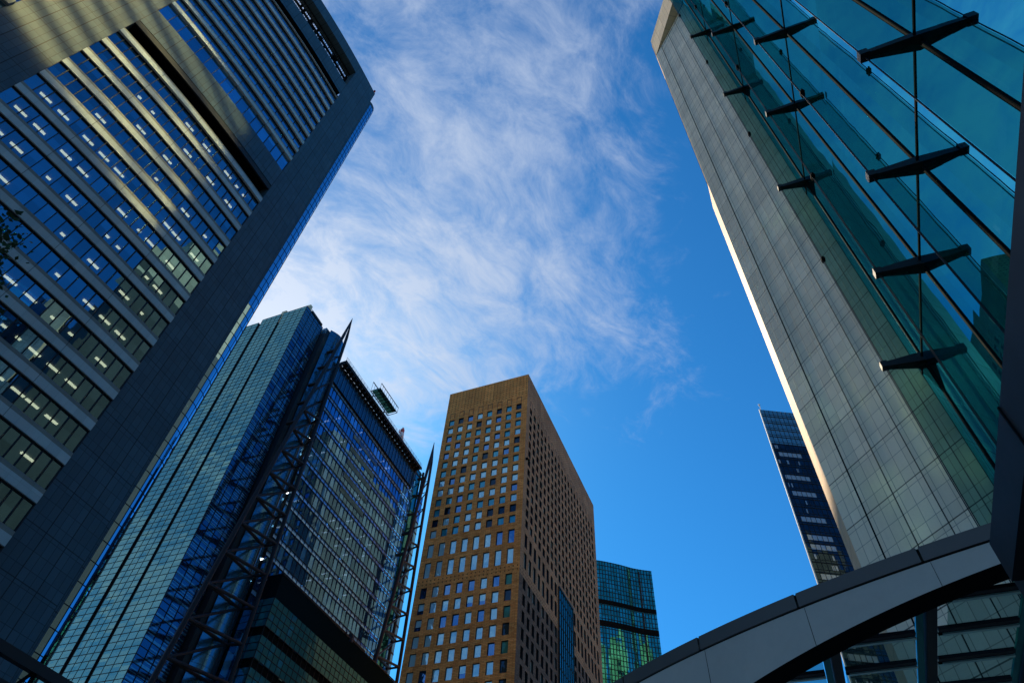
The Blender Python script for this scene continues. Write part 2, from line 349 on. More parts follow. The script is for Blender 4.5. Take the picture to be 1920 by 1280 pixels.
# ================================================================== LEFT: curved granite tower
ZS = lambda h: 1.6 + 63.0 * h
T0 = Vector((-39.43, 49.13, 0)); K = 1 / 172.0; AZ0 = R(26.9)
def Laz(s): return AZ0 + s * K
_c = {}
def Lp(s, n=0.0, z=0.0):
    """point of the concave facade: s runs along it towards the viewer, n outwards"""
    a = AZ0 + s * K
    return T0 + Vector((-(math.cos(AZ0) - math.cos(a)) / K + n * math.cos(a), -(math.sin(a) - math.sin(AZ0)) / K - n * math.sin(a), z))
S_END, S_L3, S_L4, S_FAR = -6.75, 27.0, 33.75, 60.0
root = empty('granite_office_tower', T0, 'dark granite tower with curved facade and ribbon windows, filling the left side', 'office tower')
def strip(mb, s0, s1, z0, z1, n=0.0, m=None, step=1.125):
    k = max(1, int(round(abs(s1 - s0) / step)))
    for i in range(k):
        a = s0 + (s1 - s0) * i / k; b = s0 + (s1 - s0) * (i + 1) / k
        mb.face([Lp(a, n, z0), Lp(b, n, z0), Lp(b, n, z1), Lp(a, n, z1)], [(a, z0), (b, z0), (b, z1), (a, z1)], m)
def slab(mb, s0, s1, z0, z1, n0, n1, m=None, step=1.125, ends=True):
    strip(mb, s0, s1, z0, z1, n1, m, step)
    k = max(1, int(round(abs(s1 - s0) / step)))
    for i in range(k):
        a = s0 + (s1 - s0) * i / k; b = s0 + (s1 - s0) * (i + 1) / k
        for z in (z0, z1): mb.face([Lp(a, n0, z), Lp(b, n0, z), Lp(b, n1, z), Lp(a, n1, z)], [(a, n0), (b, n0), (b, n1), (a, n1)], m)
    if ends:
        for a in (s0, s1): mb.face([Lp(a, n0, z0), Lp(a, n1, z0), Lp(a, n1, z1), Lp(a, n0, z1)], [(n0, z0), (n1, z0), (n1, z1), (n0, z1)], m)
ZB0, ZB1 = ZS(1.437), ZS(1.505)          # lower black recess
ZU0 = ZS(1.591); ZR0, ZR1 = ZS(2.138), ZS(2.184); ZSL0, ZSL1 = ZS(2.268), ZS(2.407); ZTOP = 157.8
st = M_['stoneL']
mb = MB()
strip(mb, S_END, 0, 0, ZTOP)                       # pier on the right
mb.face([Lp(S_END, 0, 0), Lp(S_END, -.9, 0), Lp(S_END, -.9, ZTOP), Lp(S_END, 0, ZTOP)], [(0, 0), (.9, 0), (.9, ZTOP), (0, ZTOP)])
strip(mb, S_L3, S_L4, 0, ZTOP)                     # pier on the left
strip(mb, 0, S_L3, ZB1, ZU0); strip(mb, 0, S_L3, ZR1, ZSL0); strip(mb, 0, S_L3, ZSL1, ZTOP)
for (a, b) in ((ZB0, ZB1), (ZU0, ZR0), (0, ZB0), (ZSL0, ZSL1)):          # reveals of the openings in the stone
    d = 2.5 if b - a < 10 else .5
    for s_ in (0, S_L3): mb.face([Lp(s_, 0, a), Lp(s_, -d, a), Lp(s_, -d, b), Lp(s_, 0, b)], [(0, a), (d, a), (d, b), (0, b)])
def hshelf(z, d, s0=0, s1=S_L3, mm=None):
    for i in range(26):
        a = s0 + (s1 - s0) * i / 26; b = s0 + (s1 - s0) * (i + 1) / 26
        mb.face([Lp(a, 0, z), Lp(b, 0, z), Lp(b, -d, z), Lp(a, -d, z)], [(a, 0), (b, 0), (b, d), (a, d)])
hshelf(ZSL0, 2.5); hshelf(ZSL1, 2.5); hshelf(ZU0, .5)
mb.build('stone_wall', st, root)
# body behind: roof slab and back walls
mb = MB(); 
bp_ = [Lp(S_END, -1.0), Lp(0, -9), Lp(20, -9), Lp(40, -9), Lp(S_FAR, -9), Lp(S_FAR, -50), Lp(S_END - 0, -45)]
mb.prism([bp_[0], bp_[1], bp_[2], bp_[3], bp_[4], bp_[5], bp_[6]], 0, ZSL0 - 1.5)
mb.build('building_core', M_['int_'], root)
mb = MB(); slab(mb, S_END, S_FAR, ZSL0 - 1.4, ZSL0 - .9, -9, -2.5, None, 4); mb.build('roof_slab', M_['int_'], root)
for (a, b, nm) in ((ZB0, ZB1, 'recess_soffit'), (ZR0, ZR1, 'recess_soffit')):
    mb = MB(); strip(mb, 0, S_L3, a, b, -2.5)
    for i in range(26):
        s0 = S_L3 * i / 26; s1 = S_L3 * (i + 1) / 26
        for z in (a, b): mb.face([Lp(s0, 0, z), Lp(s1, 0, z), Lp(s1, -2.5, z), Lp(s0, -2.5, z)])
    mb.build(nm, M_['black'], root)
# a slim dark rail that runs in the lower recess
mb = MB(); slab(mb, .0, S_L3, ZB1 - 1.15, ZB1 - .02, -.35, -.06); mb.build('recess_beam', M_['dark'], root)
lamps = []
def ribbon(s0, s1, zb, lo, dk, ztop, pane, gm, proud=.32, lampn=0, interior=True, zone=0):
    proud = .16
    """one storey: pale granite band, darker band above it, then the glass"""
    b = MB(); slab(b, s0, s1, zb, zb + lo, -.5, proud, M_['bandL']); slab(b, s0, s1, zb + lo + .003, zb + lo + dk, -.5, proud - .03, M_['bandD'])
    fr = b.build('window_band', None, root)
    z0, z1 = zb + lo + dk, ztop
    gb = MB(); strip(gb, s0, s1, z0, z1, -.12, None, pane); gb.build('glass', gm, fr)
    mu = MB(); k = int((s1 - s0) / pane)
    for i in range(k + 1):
        a = s0 + i * pane; 
        if a > s1 - .05: break
        slab(mu, a - .045, a + .045, z0, z1, -.2, .02, None, .2)
    slab(mu, s0, s1, z1 - .10, z1, -.2, .01, None); slab(mu, s0, s1, z0, z0 + .08, -.2, .01, None)
    mu.build('mullions', M_['frame'], fr)
    if interior:
        ib = MB(); slab(ib, s0, s1, z1 - .02, zb + (z1 - zb) + .9, -8.8, -.45, M_['ceil'], 3, False)
        ib.build('ceiling', None, fr)
    return fr, z0, z1
zbs = [ZS(1.414 - .0675 * k) for k in range(21)]
fr_ = []
lampset = 0
for k, zb in enumerate(zbs):
    if zb < 6: break
    top = zbs[k - 1] if k else ZB0
    if k == 0: # top band sits right under the black recess
        b = MB(); slab(b, 0, S_L3, zb, zb + .95, -.5, .32, M_['bandL']); slab(b, 0, S_L3, zb + .953, ZB0, -.5, .18, M_['bandD']); b.build('window_band', None, root); continue
    fr, z0, z1 = ribbon(0, S_L3, zb, .95, .45, top, 1.125, M_['gL'])
    lev = k
    dl = min(2.0, 1.72 / ((z1 - 1.6) / 63))
    s = 1.0 + random.random() * 2
    dens = .85 if k > 4 else .45
    while s < S_L3 - 2 and lampset < 98:
        if random.random() < dens:
            L = random.choice((1.4, 1.4, .5)); lb = MB(); slab(lb, s, s + L, z1 - .18, z1 - .06, -dl - .26, -dl, None)
            lb.build('ceiling_light', M_['lamp'], root); lampset += 1
        s += random.choice((1.6, 2.25, 2.25, 3.4, 4.5))
for k in range(10):
    zb = ZS(1.652) + 3.39 * k
    if k == 0:
        b = MB(); gb = MB(); strip(gb, 0, S_L3, ZU0, zb, -.12, None, 1.69); f0 = MB()
        for i in range(18): slab(f0, max(0, i * 1.69 - .045), i * 1.69 + .045, ZU0, zb, -.2, .02, None, .2)
        fo = f0.build('window_band', M_['frame'], root); gb.build('glass', M_['gLu'], fo)
    top = ZS(1.652) + 3.39 * (k + 1) if k < 9 else ZR0 + 1.0
    if k < 9:
        b = MB(); slab(b, 0, S_L3, zb, zb + .85, -.5, .30, M_['bandL']); slab(b, 0, S_L3, zb + .853, zb + 1.35, -.5, .16, M_['bandD'])
        fr = b.build('window_band', None, root)
        gb = MB(); strip(gb, 0, S_L3, zb + 1.35, top, -.12, None, 1.69); gb.build('glass', M_['gLu'], fr)
        mu = MB()
        for i in range(18): slab(mu, max(0, i * 1.69 - .045), i * 1.69 + .045, zb + 1.35, top, -.2, .02, None, .2)
        slab(mu, 0, S_L3, top - .08, top, -.2, .01, None); mu.build('mullions', M_['frame'], fr)
    else:
        b = MB(); slab(b, 0, S_L3, zb, ZR0, -.5, .30, M_['bandL']); b.build('window_band', None, root)
# interior partition wall close behind hotel glass
mb = MB(); strip(mb, 0, S_L3, ZU0, ZR0, -3.0, None, 3); mb.build('inner_wall', M_['int_'], root)
# zone beyond the left pier
mb = MB()
for k in range(34):
    z = 6 + k * 4.25; slab(mb, S_L4, S_FAR, z, z + 1.3, -.5, .3, None, 2.2)
mb.build('spandrels', M_['bandD'], root)
mb = MB(); strip(mb, S_L4, S_FAR, 0, ZTOP - 5, -.15, None, 2.2); mb.build('glass_wall', M_['gL'], root)
# lattice screen in the slot
mb = MB(); rl = random.Random(3)
for t in range(5):
    zz = ZSL0 + .3 + t * (ZSL1 - ZSL0 - .4) / 4
    for i in range(26):
        a = S_L3 * i / 26; b = S_L3 * (i + 1) / 26; mb.beam(Lp(a, -1.6, zz), Lp(b, -1.6, zz), .14, .20)
    if t in (1, 3):
        for i in range(26):
            a = S_L3 * i / 26; b = S_L3 * (i + 1) / 26; mb.beam(Lp(a, -2.4, zz + .4), Lp(b, -2.4, zz + .4), .5, .12)
for i in range(60):
    a = S_L3 * i / 60; mb.beam(Lp(a, -1.6, ZSL0), Lp(a, -1.6, ZSL1), .08 + .07 * (i % 4 == 0), .10)
    if rl.random() < .65: mb.beam(Lp(a, -1.9, ZSL0 + rl.random() * 4), Lp(a + rl.uniform(-1, 1.4), -1.9, ZSL0 + 4 + rl.random() * 4.4), .12, .12)
    if rl.random() < .35: mb.box(Lp(a, -2.1), Vector((math.sin(Laz(a)), math.cos(Laz(a)), 0)), Vector((math.cos(Laz(a)), -math.sin(Laz(a)), 0)), 0, .5 + rl.random(), 0, .25, ZSL0 + rl.random() * 7, ZSL0 + 1 + rl.random() * 7.5)
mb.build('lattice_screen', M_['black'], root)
# glass corner drum on the right
P0 = Lp(S_END, -.9); tA = Vector((math.sin(R(26)), math.cos(R(26)), 0)); nA = Vector((tA.y, -tA.x, 0))
mb = MB(); mb.wall(P0, tA, 0, .95, 0, 155.2); mb.build('return_wall', st, root)
dr = [P0 + tA * .95]
rd = 1.7
c0 = P0 + tA * 1.55 - nA * rd
for i in range(9):
    a = R(90) * i / 8; dr.append(c0 + nA * (rd * math.cos(a)) + tA * (rd * math.sin(a)))
dr.append(dr[-1] - nA * 12)
mb = MB(); L = 0; mu = MB()
for i in range(len(dr) - 1):
    p_, q_ = dr[i], dr[i + 1]; l = (q_ - p_).length
    mb.face([p_, q_, q_ + Z3 * 154.2, p_ + Z3 * 154.2], [(L, 0), (L + l, 0), (L + l, 154.2), (L, 154.2)]); L += l
    if i in (1, 3, 5, 7, 9): mu.beam(p_, p_ + Z3 * 154.2, .07, .07)
for k in range(72):
    z = 3 + k * 2.13
    for i in range(len(dr) - 1): mu.beam(dr[i] + Z3 * z, dr[i + 1] + Z3 * z, .06, .07)
o = mb.build('corner_glass', M_['gDrum'], root, smooth=False); mu.build('mullions', M_['frame'], o)
mb = MB(); mb.prism([dr[0], dr[1], dr[3], dr[5], dr[7], dr[9], dr[10], dr[0] - nA * 12], 154.2, 155.4); mb.build('corner_cap', st, root)
mb = MB(); q = Lp(S_END + .3, -.3); mb.tube(q + Z3 * ZTOP, q + Z3 * (ZTOP + 1.0), .1, None, 6); mb.tube(q + Z3 * (ZTOP + .9), q + Z3 * (ZTOP + 1.5), .25, None, 8); mb.build('aviation_light', M_['red'], root)

# ================================================================== glass tower with louvred corner and masts
HS = 160.1; s0A = 83.1; nAp = -106.6
gt = empty('louvred_glass_tower', U(-104, 100, 0), 'blue and teal glass tower with two dark lattice masts, left of the brick tower', 'office tower')
def bay(s_, n0, n1, z1, face_m, rows=1.45, verts=4, name='louvred_bay'):
    """light louvred face in the B direction, from n0 (right) to n1 (left)"""
    o_ = U(n0, s_, 0); wdt = abs(n0 - n1)
    mb = MB(); mb.wall(o_, B3, 0, wdt, 0, z1); ob = mb.build(name, face_m, gt)
    lv = MB(); z = 2
    while z < z1: lv.box(o_, B3, -A3, 0, wdt, -.02, .05, z, z + .11); z += rows
    for i in range(verts + 1): lv.box(o_, B3, -A3, wdt * i / verts - .03, wdt * i / verts + .03, -.02, .06, 0, z1)
    lv.build('louvres', M_['frame'], ob); return ob
bay(s0A, nAp, nAp - 8.2, HS, M_['gA'])
bay(s0A + .0, nAp - 9.0, nAp - 15.9, HS, M_['gA'])
bay(s0A + .0, nAp - 16.9, nAp - 26, HS - .8, M_['gA'])
mb = MB()
for (a, b) in ((8.2, 9.0), (15.9, 16.9)): mb.box(U(nAp, s0A, 0), B3, A3, a, b, 1.2, 1.5, 0, HS - 1)
mb.build('bay_recess', M_['black'], gt)
mb = MB(); mb.box(U(nAp, s0A, 0), B3, A3, .05, 26, 1.5, 8.6, 0, HS - .3); mb.box(U(nAp, s0A, 0), B3, A3, .05, 8.15, .05, 1.5, HS - .5, HS - .3)
for (a, b) in ((.05, 8.15), (9.05, 15.85), (16.95, 26)): mb.box(U(nAp, s0A, 0), B3, A3, a, b, .05, 1.5, 0, HS - .9)
mb.build('tower_body', M_['int_'], gt)
# dark blue flank of the louvred block
wA = 8.65; oA = U(nAp, s0A, 0)
mb = MB(); mb.wall(oA, A3, 0, wA, 0, HS); fl = mb.build('blue_flank', M_['gAb'], gt)
mb = MB(); lv = MB(); rs = random.Random(5)
kf = 0; z = HS - 15.5
while z > 8:
    mb.box(oA, A3, N3, 0, wA, -.02, .06, z, z + .55)
    for i in range(4):
        if (i + kf) % 2 == 0 or rs.random() < .3:
            for q in range(5): mb.box(oA, A3, N3, wA * i / 4 + .15, wA * (i + 1) / 4 - .15, -.02, .03, z + 1.0 + q * .58, z + 1.25 + q * .58)
    z -= 4.3; kf += 1
for q in range(16): mb.box(oA, A3, N3, 0, wA, -.02, .05, HS - 11 + q * .68, HS - 11 + q * .68 + .34)
mb.build('spandrels', M_['gAs'], fl)
z = 2
while z < HS: lv.box(oA, A3, N3, 0, wA, -.02, .09, z, z + .10); z += 1.45
for i in range(5): lv.box(oA, A3, N3, wA * i / 4 - .05, wA * i / 4 + .05, -.02, .12, 0, HS)
lv.build('louvres', M_['frame'], fl)
# recess, then the smooth metal block that bellies out
mb = MB(); mb.box(U(nAp - 1.2, s0A + wA, 0), A3, N3, 0, 4.0, 0, .3, 0, HS - 4); mb.build('dark_recess', M_['dark'], gt)
mb = MB(); nD = -104.6; sD0, sD1 = 93.4, 100.6; k = 14
for i in range(k):
    f0, f1 = i / k, (i + 1) / k
    bul = lambda f: 1.5 * math.sin(math.pi * min(1, f * 1.0)) 
    p_, q_ = U(nD + bul(f0), sD0 + (sD1 - sD0) * f0, 0), U(nD + bul(f1), sD0 + (sD1 - sD0) * f1, 0)
    mb.face([p_, q_, q_ + Z3 * HS, p_ + Z3 * HS], [(f0 * 7.2, 0), (f1 * 7.2, 0), (f1 * 7.2, HS), (f0 * 7.2, HS)])
ob = mb.build('metal_drum', M_['gD'], gt, smooth=True)
mb = MB()
for i in (0, 4, 9): 
    f0 = i / k; mb.beam(U(nD + bul(f0) + .02, sD0 + 7.2 * f0, 0), U(nD + bul(f0) + .02, sD0 + 7.2 * f0, HS), .05, .05)
z = 3
while z < HS:
    for i in range(k):
        f0, f1 = i / k, (i + 1) / k; mb.beam(U(nD + bul(f0), sD0 + 7.2 * f0, z), U(nD + bul(f1), sD0 + 7.2 * f1, z), .05, .05)
    z += 2.15
mb.build('panel_joints', M_['frame'], ob)
mb = MB(); mb.box(U(nD - 5, sD0 - 1.3, 0), A3, N3, 0, 1.4, 0, 4.4, HS - 13, HS - .2); z = HS - 12.6
mb.build('stair_head', M_['gAs'], gt)
mb = MB(); mb.box(U(-104.7, s0A + wA + .2, 0), A3, N3, 0, 8.3, -20, -.2, 0, HS - 3); mb.box(U(-104.7, s0A + wA, 0), A3, N3, 1, 9.3, -20, -.2, HS - 3, HS - .6); mb.build('service_core', M_['dark'], gt)
# roof pieces
mb = MB(); mb.box(U(nAp, s0A, 0), B3, A3, 8.0, 9.6, .2, 3, HS - 4, HS + 1.6); mb.box(U(nAp, s0A, 0), B3, A3, 2.0, 5.0, .8, 3, HS, HS + 1.1)
mb.box(U(nAp - 2.0, s0A + 1.4, 0), A3, N3, 0, 1.0, 0, 1.5, HS, HS + 2.8); mb.build('roof_upstand', M_['cream'], gt)
mb = MB()
for i in range(9):
    q = U(nAp - .8, s0A + 2.8 + i * .55, 0); mb.beam(q + Z3 * HS, q + Z3 * (HS + 2.2), .08, .08)
for zz_ in (1.1, 2.2): mb.beam(U(nAp - .8, s0A + 2.8, HS + zz_), U(nAp - .8, s0A + 7.6, HS + zz_), .08, .08)
mb.box(U(nAp - 1.6, s0A + 2.4, 0), A3, N3, 0, 5.5, 0, 1.9, HS - .2, HS + .6); mb.build('roof_gantry', M_['dark'], gt)

# main facade
SM0, SM1, NM, HM = 100.9, 152.6, -103.9, 153.2
oM = U(NM, SM0, 0); WM = SM1 - SM0
mb = MB(); mb.box(U(NM, SM0, 0), A3, N3, .1, WM - .1, -30, -4.0, 0, HM - 6); mb.box(U(NM, SM0, 0), A3, N3, 0.1, WM - .1, -4.0, -.3, 144.6, HM - .5)
mb.build('office_floors', M_['int_'], gt)
mb = MB(); mb.wall(oM, A3, 0, WM, 144.25, 150.5, None, N3 * .5); par = mb.build('parapet_screen', M_['gRib'], gt)
mb = MB()
for i in range(int(WM / 1.8) + 1): mb.box(oM, A3, N3, i * 1.8 - .05, i * 1.8 + .05, .45, .75, 144.25, 150.5)
mb.build('ribs', M_['gAs'], par)
mb = MB(); mb.box(oM, A3, N3, 0, WM, .3, 2.4, 152.55, 152.95); mb.box(oM, A3, N3, 0, WM, 2.2, 2.4, 152.2, 153.2)
for i in range(int(WM / 1.8) + 1): mb.box(oM, A3, N3, i * 1.8 - .14, i * 1.8 + .14, -.2, 2.2, 151.3, 152.5); mb.box(oM, A3, N3, i * 1.8 - .1, i * 1.8 + .1, .5, .8, 150.5, 152.5)
mb.box(oM, A3, N3, 0, WM, -.3, .2, 150.5, 152.6)
mb.build('roof_walkway', M_['dark'], gt)
mb = MB()
for i in range(int(WM / 1.8) + 1): mb.beam(oM + A3 * i * 1.8 + N3 * 2.3 + Z3 * 153.2, oM + A3 * i * 1.8 + N3 * 2.3 + Z3 * 154.4, .06, .06)
for z in (153.8, 154.4): mb.beam(oM + N3 * 2.3 + Z3 * z, oM + A3 * WM + N3 * 2.3 + Z3 * z, .06, .06)
mb.build('railing', M_['frame'], gt)
FL = 4.72; z = 144.2; k = 0; rl = random.Random(11); nl = 0
while z > 76:
    sp = 1.15
    b = MB(); b.face([oM + Z3 * (z - sp), oM + A3 * WM + Z3 * (z - sp), oM + A3 * WM + N3 * -.26 + Z3 * z, oM + N3 * -.26 + Z3 * z], [(0, z - sp), (WM, z - sp), (WM, z), (0, z)]); band = b.build('window_band', M_['gMs'], gt)
    gl_ = MB(); 
    zt, zb_ = z - sp, z - FL
    i = 0; t = 0
    while t < WM:
        t2 = min(WM, t + 1.8); gl_.face([oM + A3 * t + N3 * -.02 + Z3 * zb_, oM + A3 * t2 + N3 * -.02 + Z3 * zb_, oM + A3 * t2 + N3 * -.20 + Z3 * zt, oM + A3 * t + N3 * -.20 + Z3 * zt], [(t, zb_), (t2, zb_), (t2, zt), (t, zt)]); t = t2
    gl_.build('glass', M_['gM'], band)
    mu = MB(); n_ = int(WM / 1.8)
    for i in range(n_ + 1): mu.box(oM, A3, N3, i * 1.8 - .045, i * 1.8 + .045, -.2, .03, zb_, z)
    for q in (z, z - sp): mu.box(oM, A3, N3, 0, WM, -.06, .02, q - .05, q + .04)
    mu.build('mullions', M_['frame'], band)
    if nl < 60:
        for q in range(rl.choice((1, 3, 4, 5))):
            c = rl.uniform(1, WM - 8); lb = MB(); lb.box(oM, A3, N3, c, c + .4, -2.4, -1.0, zt - .15, zt - .05); lb.build('ceiling_light', M_['lampw'], gt); nl += 1
    z -= FL; k += 1
mb = MB(); mb.wall(oM, A3, 0, WM, 0, z, None); mb.build('lower_wall', M_['gM'], gt)
# dark louvred strip of several floors, set in the facade
mb = MB()
for q in range(5): mb.box(oM, A3, N3, 16 + q * .3, 30, -.04, .03, 144.2 - FL * (1 + q) - 2.9, 144.2 - FL * (1 + q) - 1.3)
mb.build('dark_louvre_panel', M_['gAb'], gt)
# podium
sP, nP, HP = 104.15, -100.0, 82.6
oP = U(nP, sP, 0); WP = 70
mb = MB(); mb.box(oP, A3, N3, 0, WP, -14, 0, 77.1, HP); mb.build('podium_parapet', M_['podtop'], gt)
mb = MB(); mb.beam(oP + N3 * .1 + Z3 * (HP + .15), oP + A3 * WP + N3 * .1 + Z3 * (HP + .15), .25, .25); mb.beam(oP + N3 * .1 + Z3 * (HP + .15), oP - N3 * 14 + Z3 * (HP + .15), .25, .25)
mb.tube(U(nP - .2, 134.2, HP - .6), U(nP - .2, 134.2, HP + 1.4), .7, None, 10); mb.tube(U(nP + .3, 131.5, HP), U(nP + .3, 131.5, HP + .7), .2, None, 8)
mb.build('podium_coping', M_['steel'], gt)
pod = MB(); pj = MB(); pd = MB()
z = 77.1; rowp = [1.6, 1.6, 1.6, 1.6, ('d', 1.9), 1.6, 1.6, 1.6, ('d', 1.8)]
i = 0
while z > 2:
    r_ = rowp[i % len(rowp)]
    if isinstance(r_, tuple):
        pd.wall(oP, A3, 0, WP, z - r_[1], z, None, N3 * -.4); pd.wall(oP, B3, .4, 14, z - r_[1], z, None, A3 * .4); z -= r_[1]
    else:
        pod.wall(oP, A3, 0, WP, z - r_, z); pod.wall(oP, B3, 0, 14, z - r_, z)
        pj.box(oP, A3, N3, 0, WP, -.02, .10, z - r_, z - r_ + .13); pj.box(oP, B3, -A3, 0, 14, -.02, .10, z - r_, z - r_ + .13); z -= r_
    i += 1
for q in range(int(WP / 1.8)): pj.box(oP, A3, N3, q * 1.8 - .04, q * 1.8 + .04, -.02, .08, 2, 77.1)
for q in range(5): pj.box(oP, B3, -A3, q * 2.8 - .04, q * 2.8 + .04, -.02, .08, 2, 77.1)
pob = pod.build('podium_glass', M_['gPod'], gt); pj.build('mullions', M_['frame'], pob); pd.build('podium_recess', M_['black'], gt)

# lattice masts
def mast(ds, short=False):
    rr_ = .34
    bm_ = MB()
    Lc = lambda z: U(-100.6, 83.82 + (95.21 - 83.82) * (z - 50.53) / (157.77 - 50.53) + ds, z)
    Rc = lambda z: U(-101, 101.26 + (97.1 - 101.26) * (z - 58.21) / (159.23 - 58.21) + ds, z)
    Mc = lambda z: U(-103.6 + .02 * max(0, z - 150), 99.15 + (96.9 - 99.15) * max(0, z - 118) / 40 + ds, z)
    bm_.tube(Lc(0), Lc(158), .58, None, 10, .48); bm_.tube(Lc(158), U(-101, 96.4 + ds, 168.0), .48, None, 10, .08)
    bm_.tube(Rc(0), Rc(159.2), .52, None, 10, .46); bm_.tube(Rc(159.2), U(-101, 96.4 + ds, 168.2), .46, None, 10, .08)
    m_ = bm_.build('mast_chords', M_['steel'], gt)
    b2 = MB(); b2.tube(Mc(0), Mc(155), .42, None, 8); 
    zr = 133.2; 
    while zr > 6:
        zl = zr - 10.4
        zn = zr - 7.55
        b2.tube(Lc(zl), Rc(zn), .36, None, 8); b2.tube(Lc(zl), Mc(zn - .5), .34, None, 8)     # falling pair
        b2.tube(Lc(zl - .2), Mc(zr - .5), .30, None, 8); b2.tube(Mc(zr - .5), Rc(zr), .30, None, 8)
        zr -= 7.55
    for (a, b, c) in ((131, 140, 139), (138.5, 146.5, 146), (144, 151, 151)):
        b2.tube(Lc(a), Rc(b), .2, None, 6); b2.tube(Lc(a), Mc(c), .18, None, 6); b2.tube(Mc(c), Rc(b), .16, None, 6)
    b2.build('mast_braces', M_['steel'], m_)
    for z in range(118, 156, 8):
        t = MB(); p_ = Lc(z); t.box(p_, A3, N3, -.3, .5, -3.0, -.2, -.25, .25); t.build('mast_tie', M_['dark'], m_)
mast(0); mast(59.97)
# end fin beyond far mast
mb = MB(); mb.wall(U(-104.2, SM1, 0), A3, 0, 8.4, 0, 147, None); mb.build('end_wall', M_['gM'], gt)
mb = MB()
for z_ in range(4, 147, 4): mb.box(U(-104.2, SM1, 0), A3, N3, 0, 8.4, -.05, .08, z_, z_ + .5)
mb.build('end_wall_ledge', M_['dark'], gt)
mb = MB(); mb.wall(U(-104, SM1 + 1, 0), A3, 0, 3.2, 0, HM + 1.5); mb.build('end_fin', M_['gTeal'], gt)
mb = MB(); mb.box(U(-106, SM1 - 2, 0), A3, N3, 0, 6.5, 0, 2, HM - 1.4, HM - .6); mb.box(U(-106, SM1 - 2, 0), A3, N3, 0, 6.5, 0, 2, HM + .8, HM + 1.2)
for i in range(6): mb.box(U(-104.2, SM1 - 2 + i * 1.2, 0), A3, N3, 0, .2, 0, .2, HM - 1.2, HM + 1.2)
mb.build('end_walkway', M_['dark'], gt)

# cradle and beacon standing on the roof
cr = empty('maintenance_cradle', U(-101.6, 122, 153), 'steel window cleaning cradle hanging over the roof edge of the blue glass tower', 'cradle')
def grd(p): return U(*p)
mb = MB(); c0_, c1_ = 116.0, 127.5
for (n_, z_) in ((-102.0, 155.0), (-102.0, 159.2)):
    mb.beam(U(n_, c0_, z_), U(n_, c1_, z_), .2, .25)
for (n_, z_) in ((-98.6, 155.2), (-98.6, 157.4)):
    mb.beam(U(n_, c0_, z_), U(n_, c1_, z_), .16, .2)
for i in range(10):
    s_ = c0_ + (c1_ - c0_) * i / 9
    mb.beam(U(-102, s_, 155), U(-98.6, s_, 155.2), .14, .18); mb.beam(U(-98.6, s_, 155.2), U(-98.6, s_, 157.4), .08, .08); mb.beam(U(-102, s_, 155), U(-102, s_, 159.2), .08, .08)
mb.build('cradle_frame', M_['dark'], cr)
mb = MB(); mb.box(U(-101.9, c0_ + .4, 0), A3, N3, 0, c1_ - c0_ - .8, 0, 3.1, 155.35, 155.5); mb.build('cradle_floor', M_['gTeal'], cr)
mb = MB()
for i in range(6): mb.box(U(-101, c0_ + 2 + i * 1.5, 0), A3, N3, 0, 1.0, 0, .7, 155.5, 156.3)
mb.build('cable_drums', M_['red'], cr)
mb = MB(); mb.beam(U(-103.5, c0_ + 2, 153.1), U(-102, c0_ + 2, 155), .3, .3); mb.beam(U(-103.5, c1_ - 2, 153.1), U(-102, c1_ - 2, 155), .3, .3); mb.build('cradle_arms', M_['dark'], cr)
an = empty('roof_beacon', U(-103.3, 137.5, 153), 'small red and white antenna beacon on the roof edge of the blue glass tower', 'antenna')
pB = U(-102.6, 138, 0)
mb = MB(); mb.tube(pB + Z3 * 152.9, pB + Z3 * 156.8, 1.0, None, 10, .75); mb.tube(pB + Z3 * 158.6, pB + Z3 * 159.2, .35, None, 8); mb.build('beacon_base', M_['white'], an)
mb = MB(); mb.box(pB, A3, N3, -.5, .5, -.5, .5, 156.8, 158.4); mb.beam(pB + Z3 * 157 + A3 * .6, pB + Z3 * 159.6 + A3 * .6, .15, .15); mb.beam(pB + Z3 * 155.5 - A3 * 1.6, pB + Z3 * 157 - A3 * 1.6, .2, .2); mb.beam(pB + Z3 * 156 - A3 * 1.6, pB + Z3 * 156.4, .15, .15); mb.build('beacon_lights', M_['red'], an)
for i in range(4): pass

# ================================================================== brick tower
bt = empty('brick_tower', Vector((6.2, 143.9, 0)), 'tan brick tower with a grid of small square windows, centre of the view', 'hotel tower')
Cb = Vector((6.2, 143.9, 0)); HB = 164.2
WL, WR = 28.05, 71.0
colsL = [2.72 + 3.27 * i for i in range(8)]
colsR = [3.47 + 3.33 * i for i in range(20)]
rows = []
zc = 66.1 - 4.18 * 14
for k in range(15): rows.append((zc + 4.18 * k, 2.9, 1.7, 'low'))
rows = [r for r in rows if r[0] > 6]
rows += [(70.3 + 4.18 * k, 2.9, 1.7, 'low') for k in range(6)]
rows += [(97.6, 4.4, 1.7, 'tall'), (103.3, 4.0, 1.7, 'tall')]
rows += [(150.15 - 3.47 * k, 2.4, 1.75, 'up') for k in range(12, -1, -1)]
rows = [r for r in rows]
def wm(kind, side):
    def f(za, zb):
        zm = (za + zb) / 2
        if side == 'L':
            return M_['brickdot'] if (zm > 154.6 or 92.8 < zm < 95.2) else M_['brick']
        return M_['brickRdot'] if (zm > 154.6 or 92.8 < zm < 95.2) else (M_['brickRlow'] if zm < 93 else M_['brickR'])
    return f
def faceb(o, d, n, wdt, cols, side):
    mb = MB(); rr = [(z - h / 2, z + h / 2, w_, cols, k) for (z, h, w_, k) in rows]
    cuts = [(92.75, 95.2), ]
    # split plain strips at band edges by inserting empty rows
    ex = [(92.7, 95.25, 0, [], 'b'), (154.7, 154.71, 0, [], 'b')]
    rr = sorted(rr + ex, key=lambda q: q[0])
    holes(mb, None, None, o, d, n, wdt, 0, HB, rr, cols, wm(None, side))
    return mb
rb_ = random.Random(21)
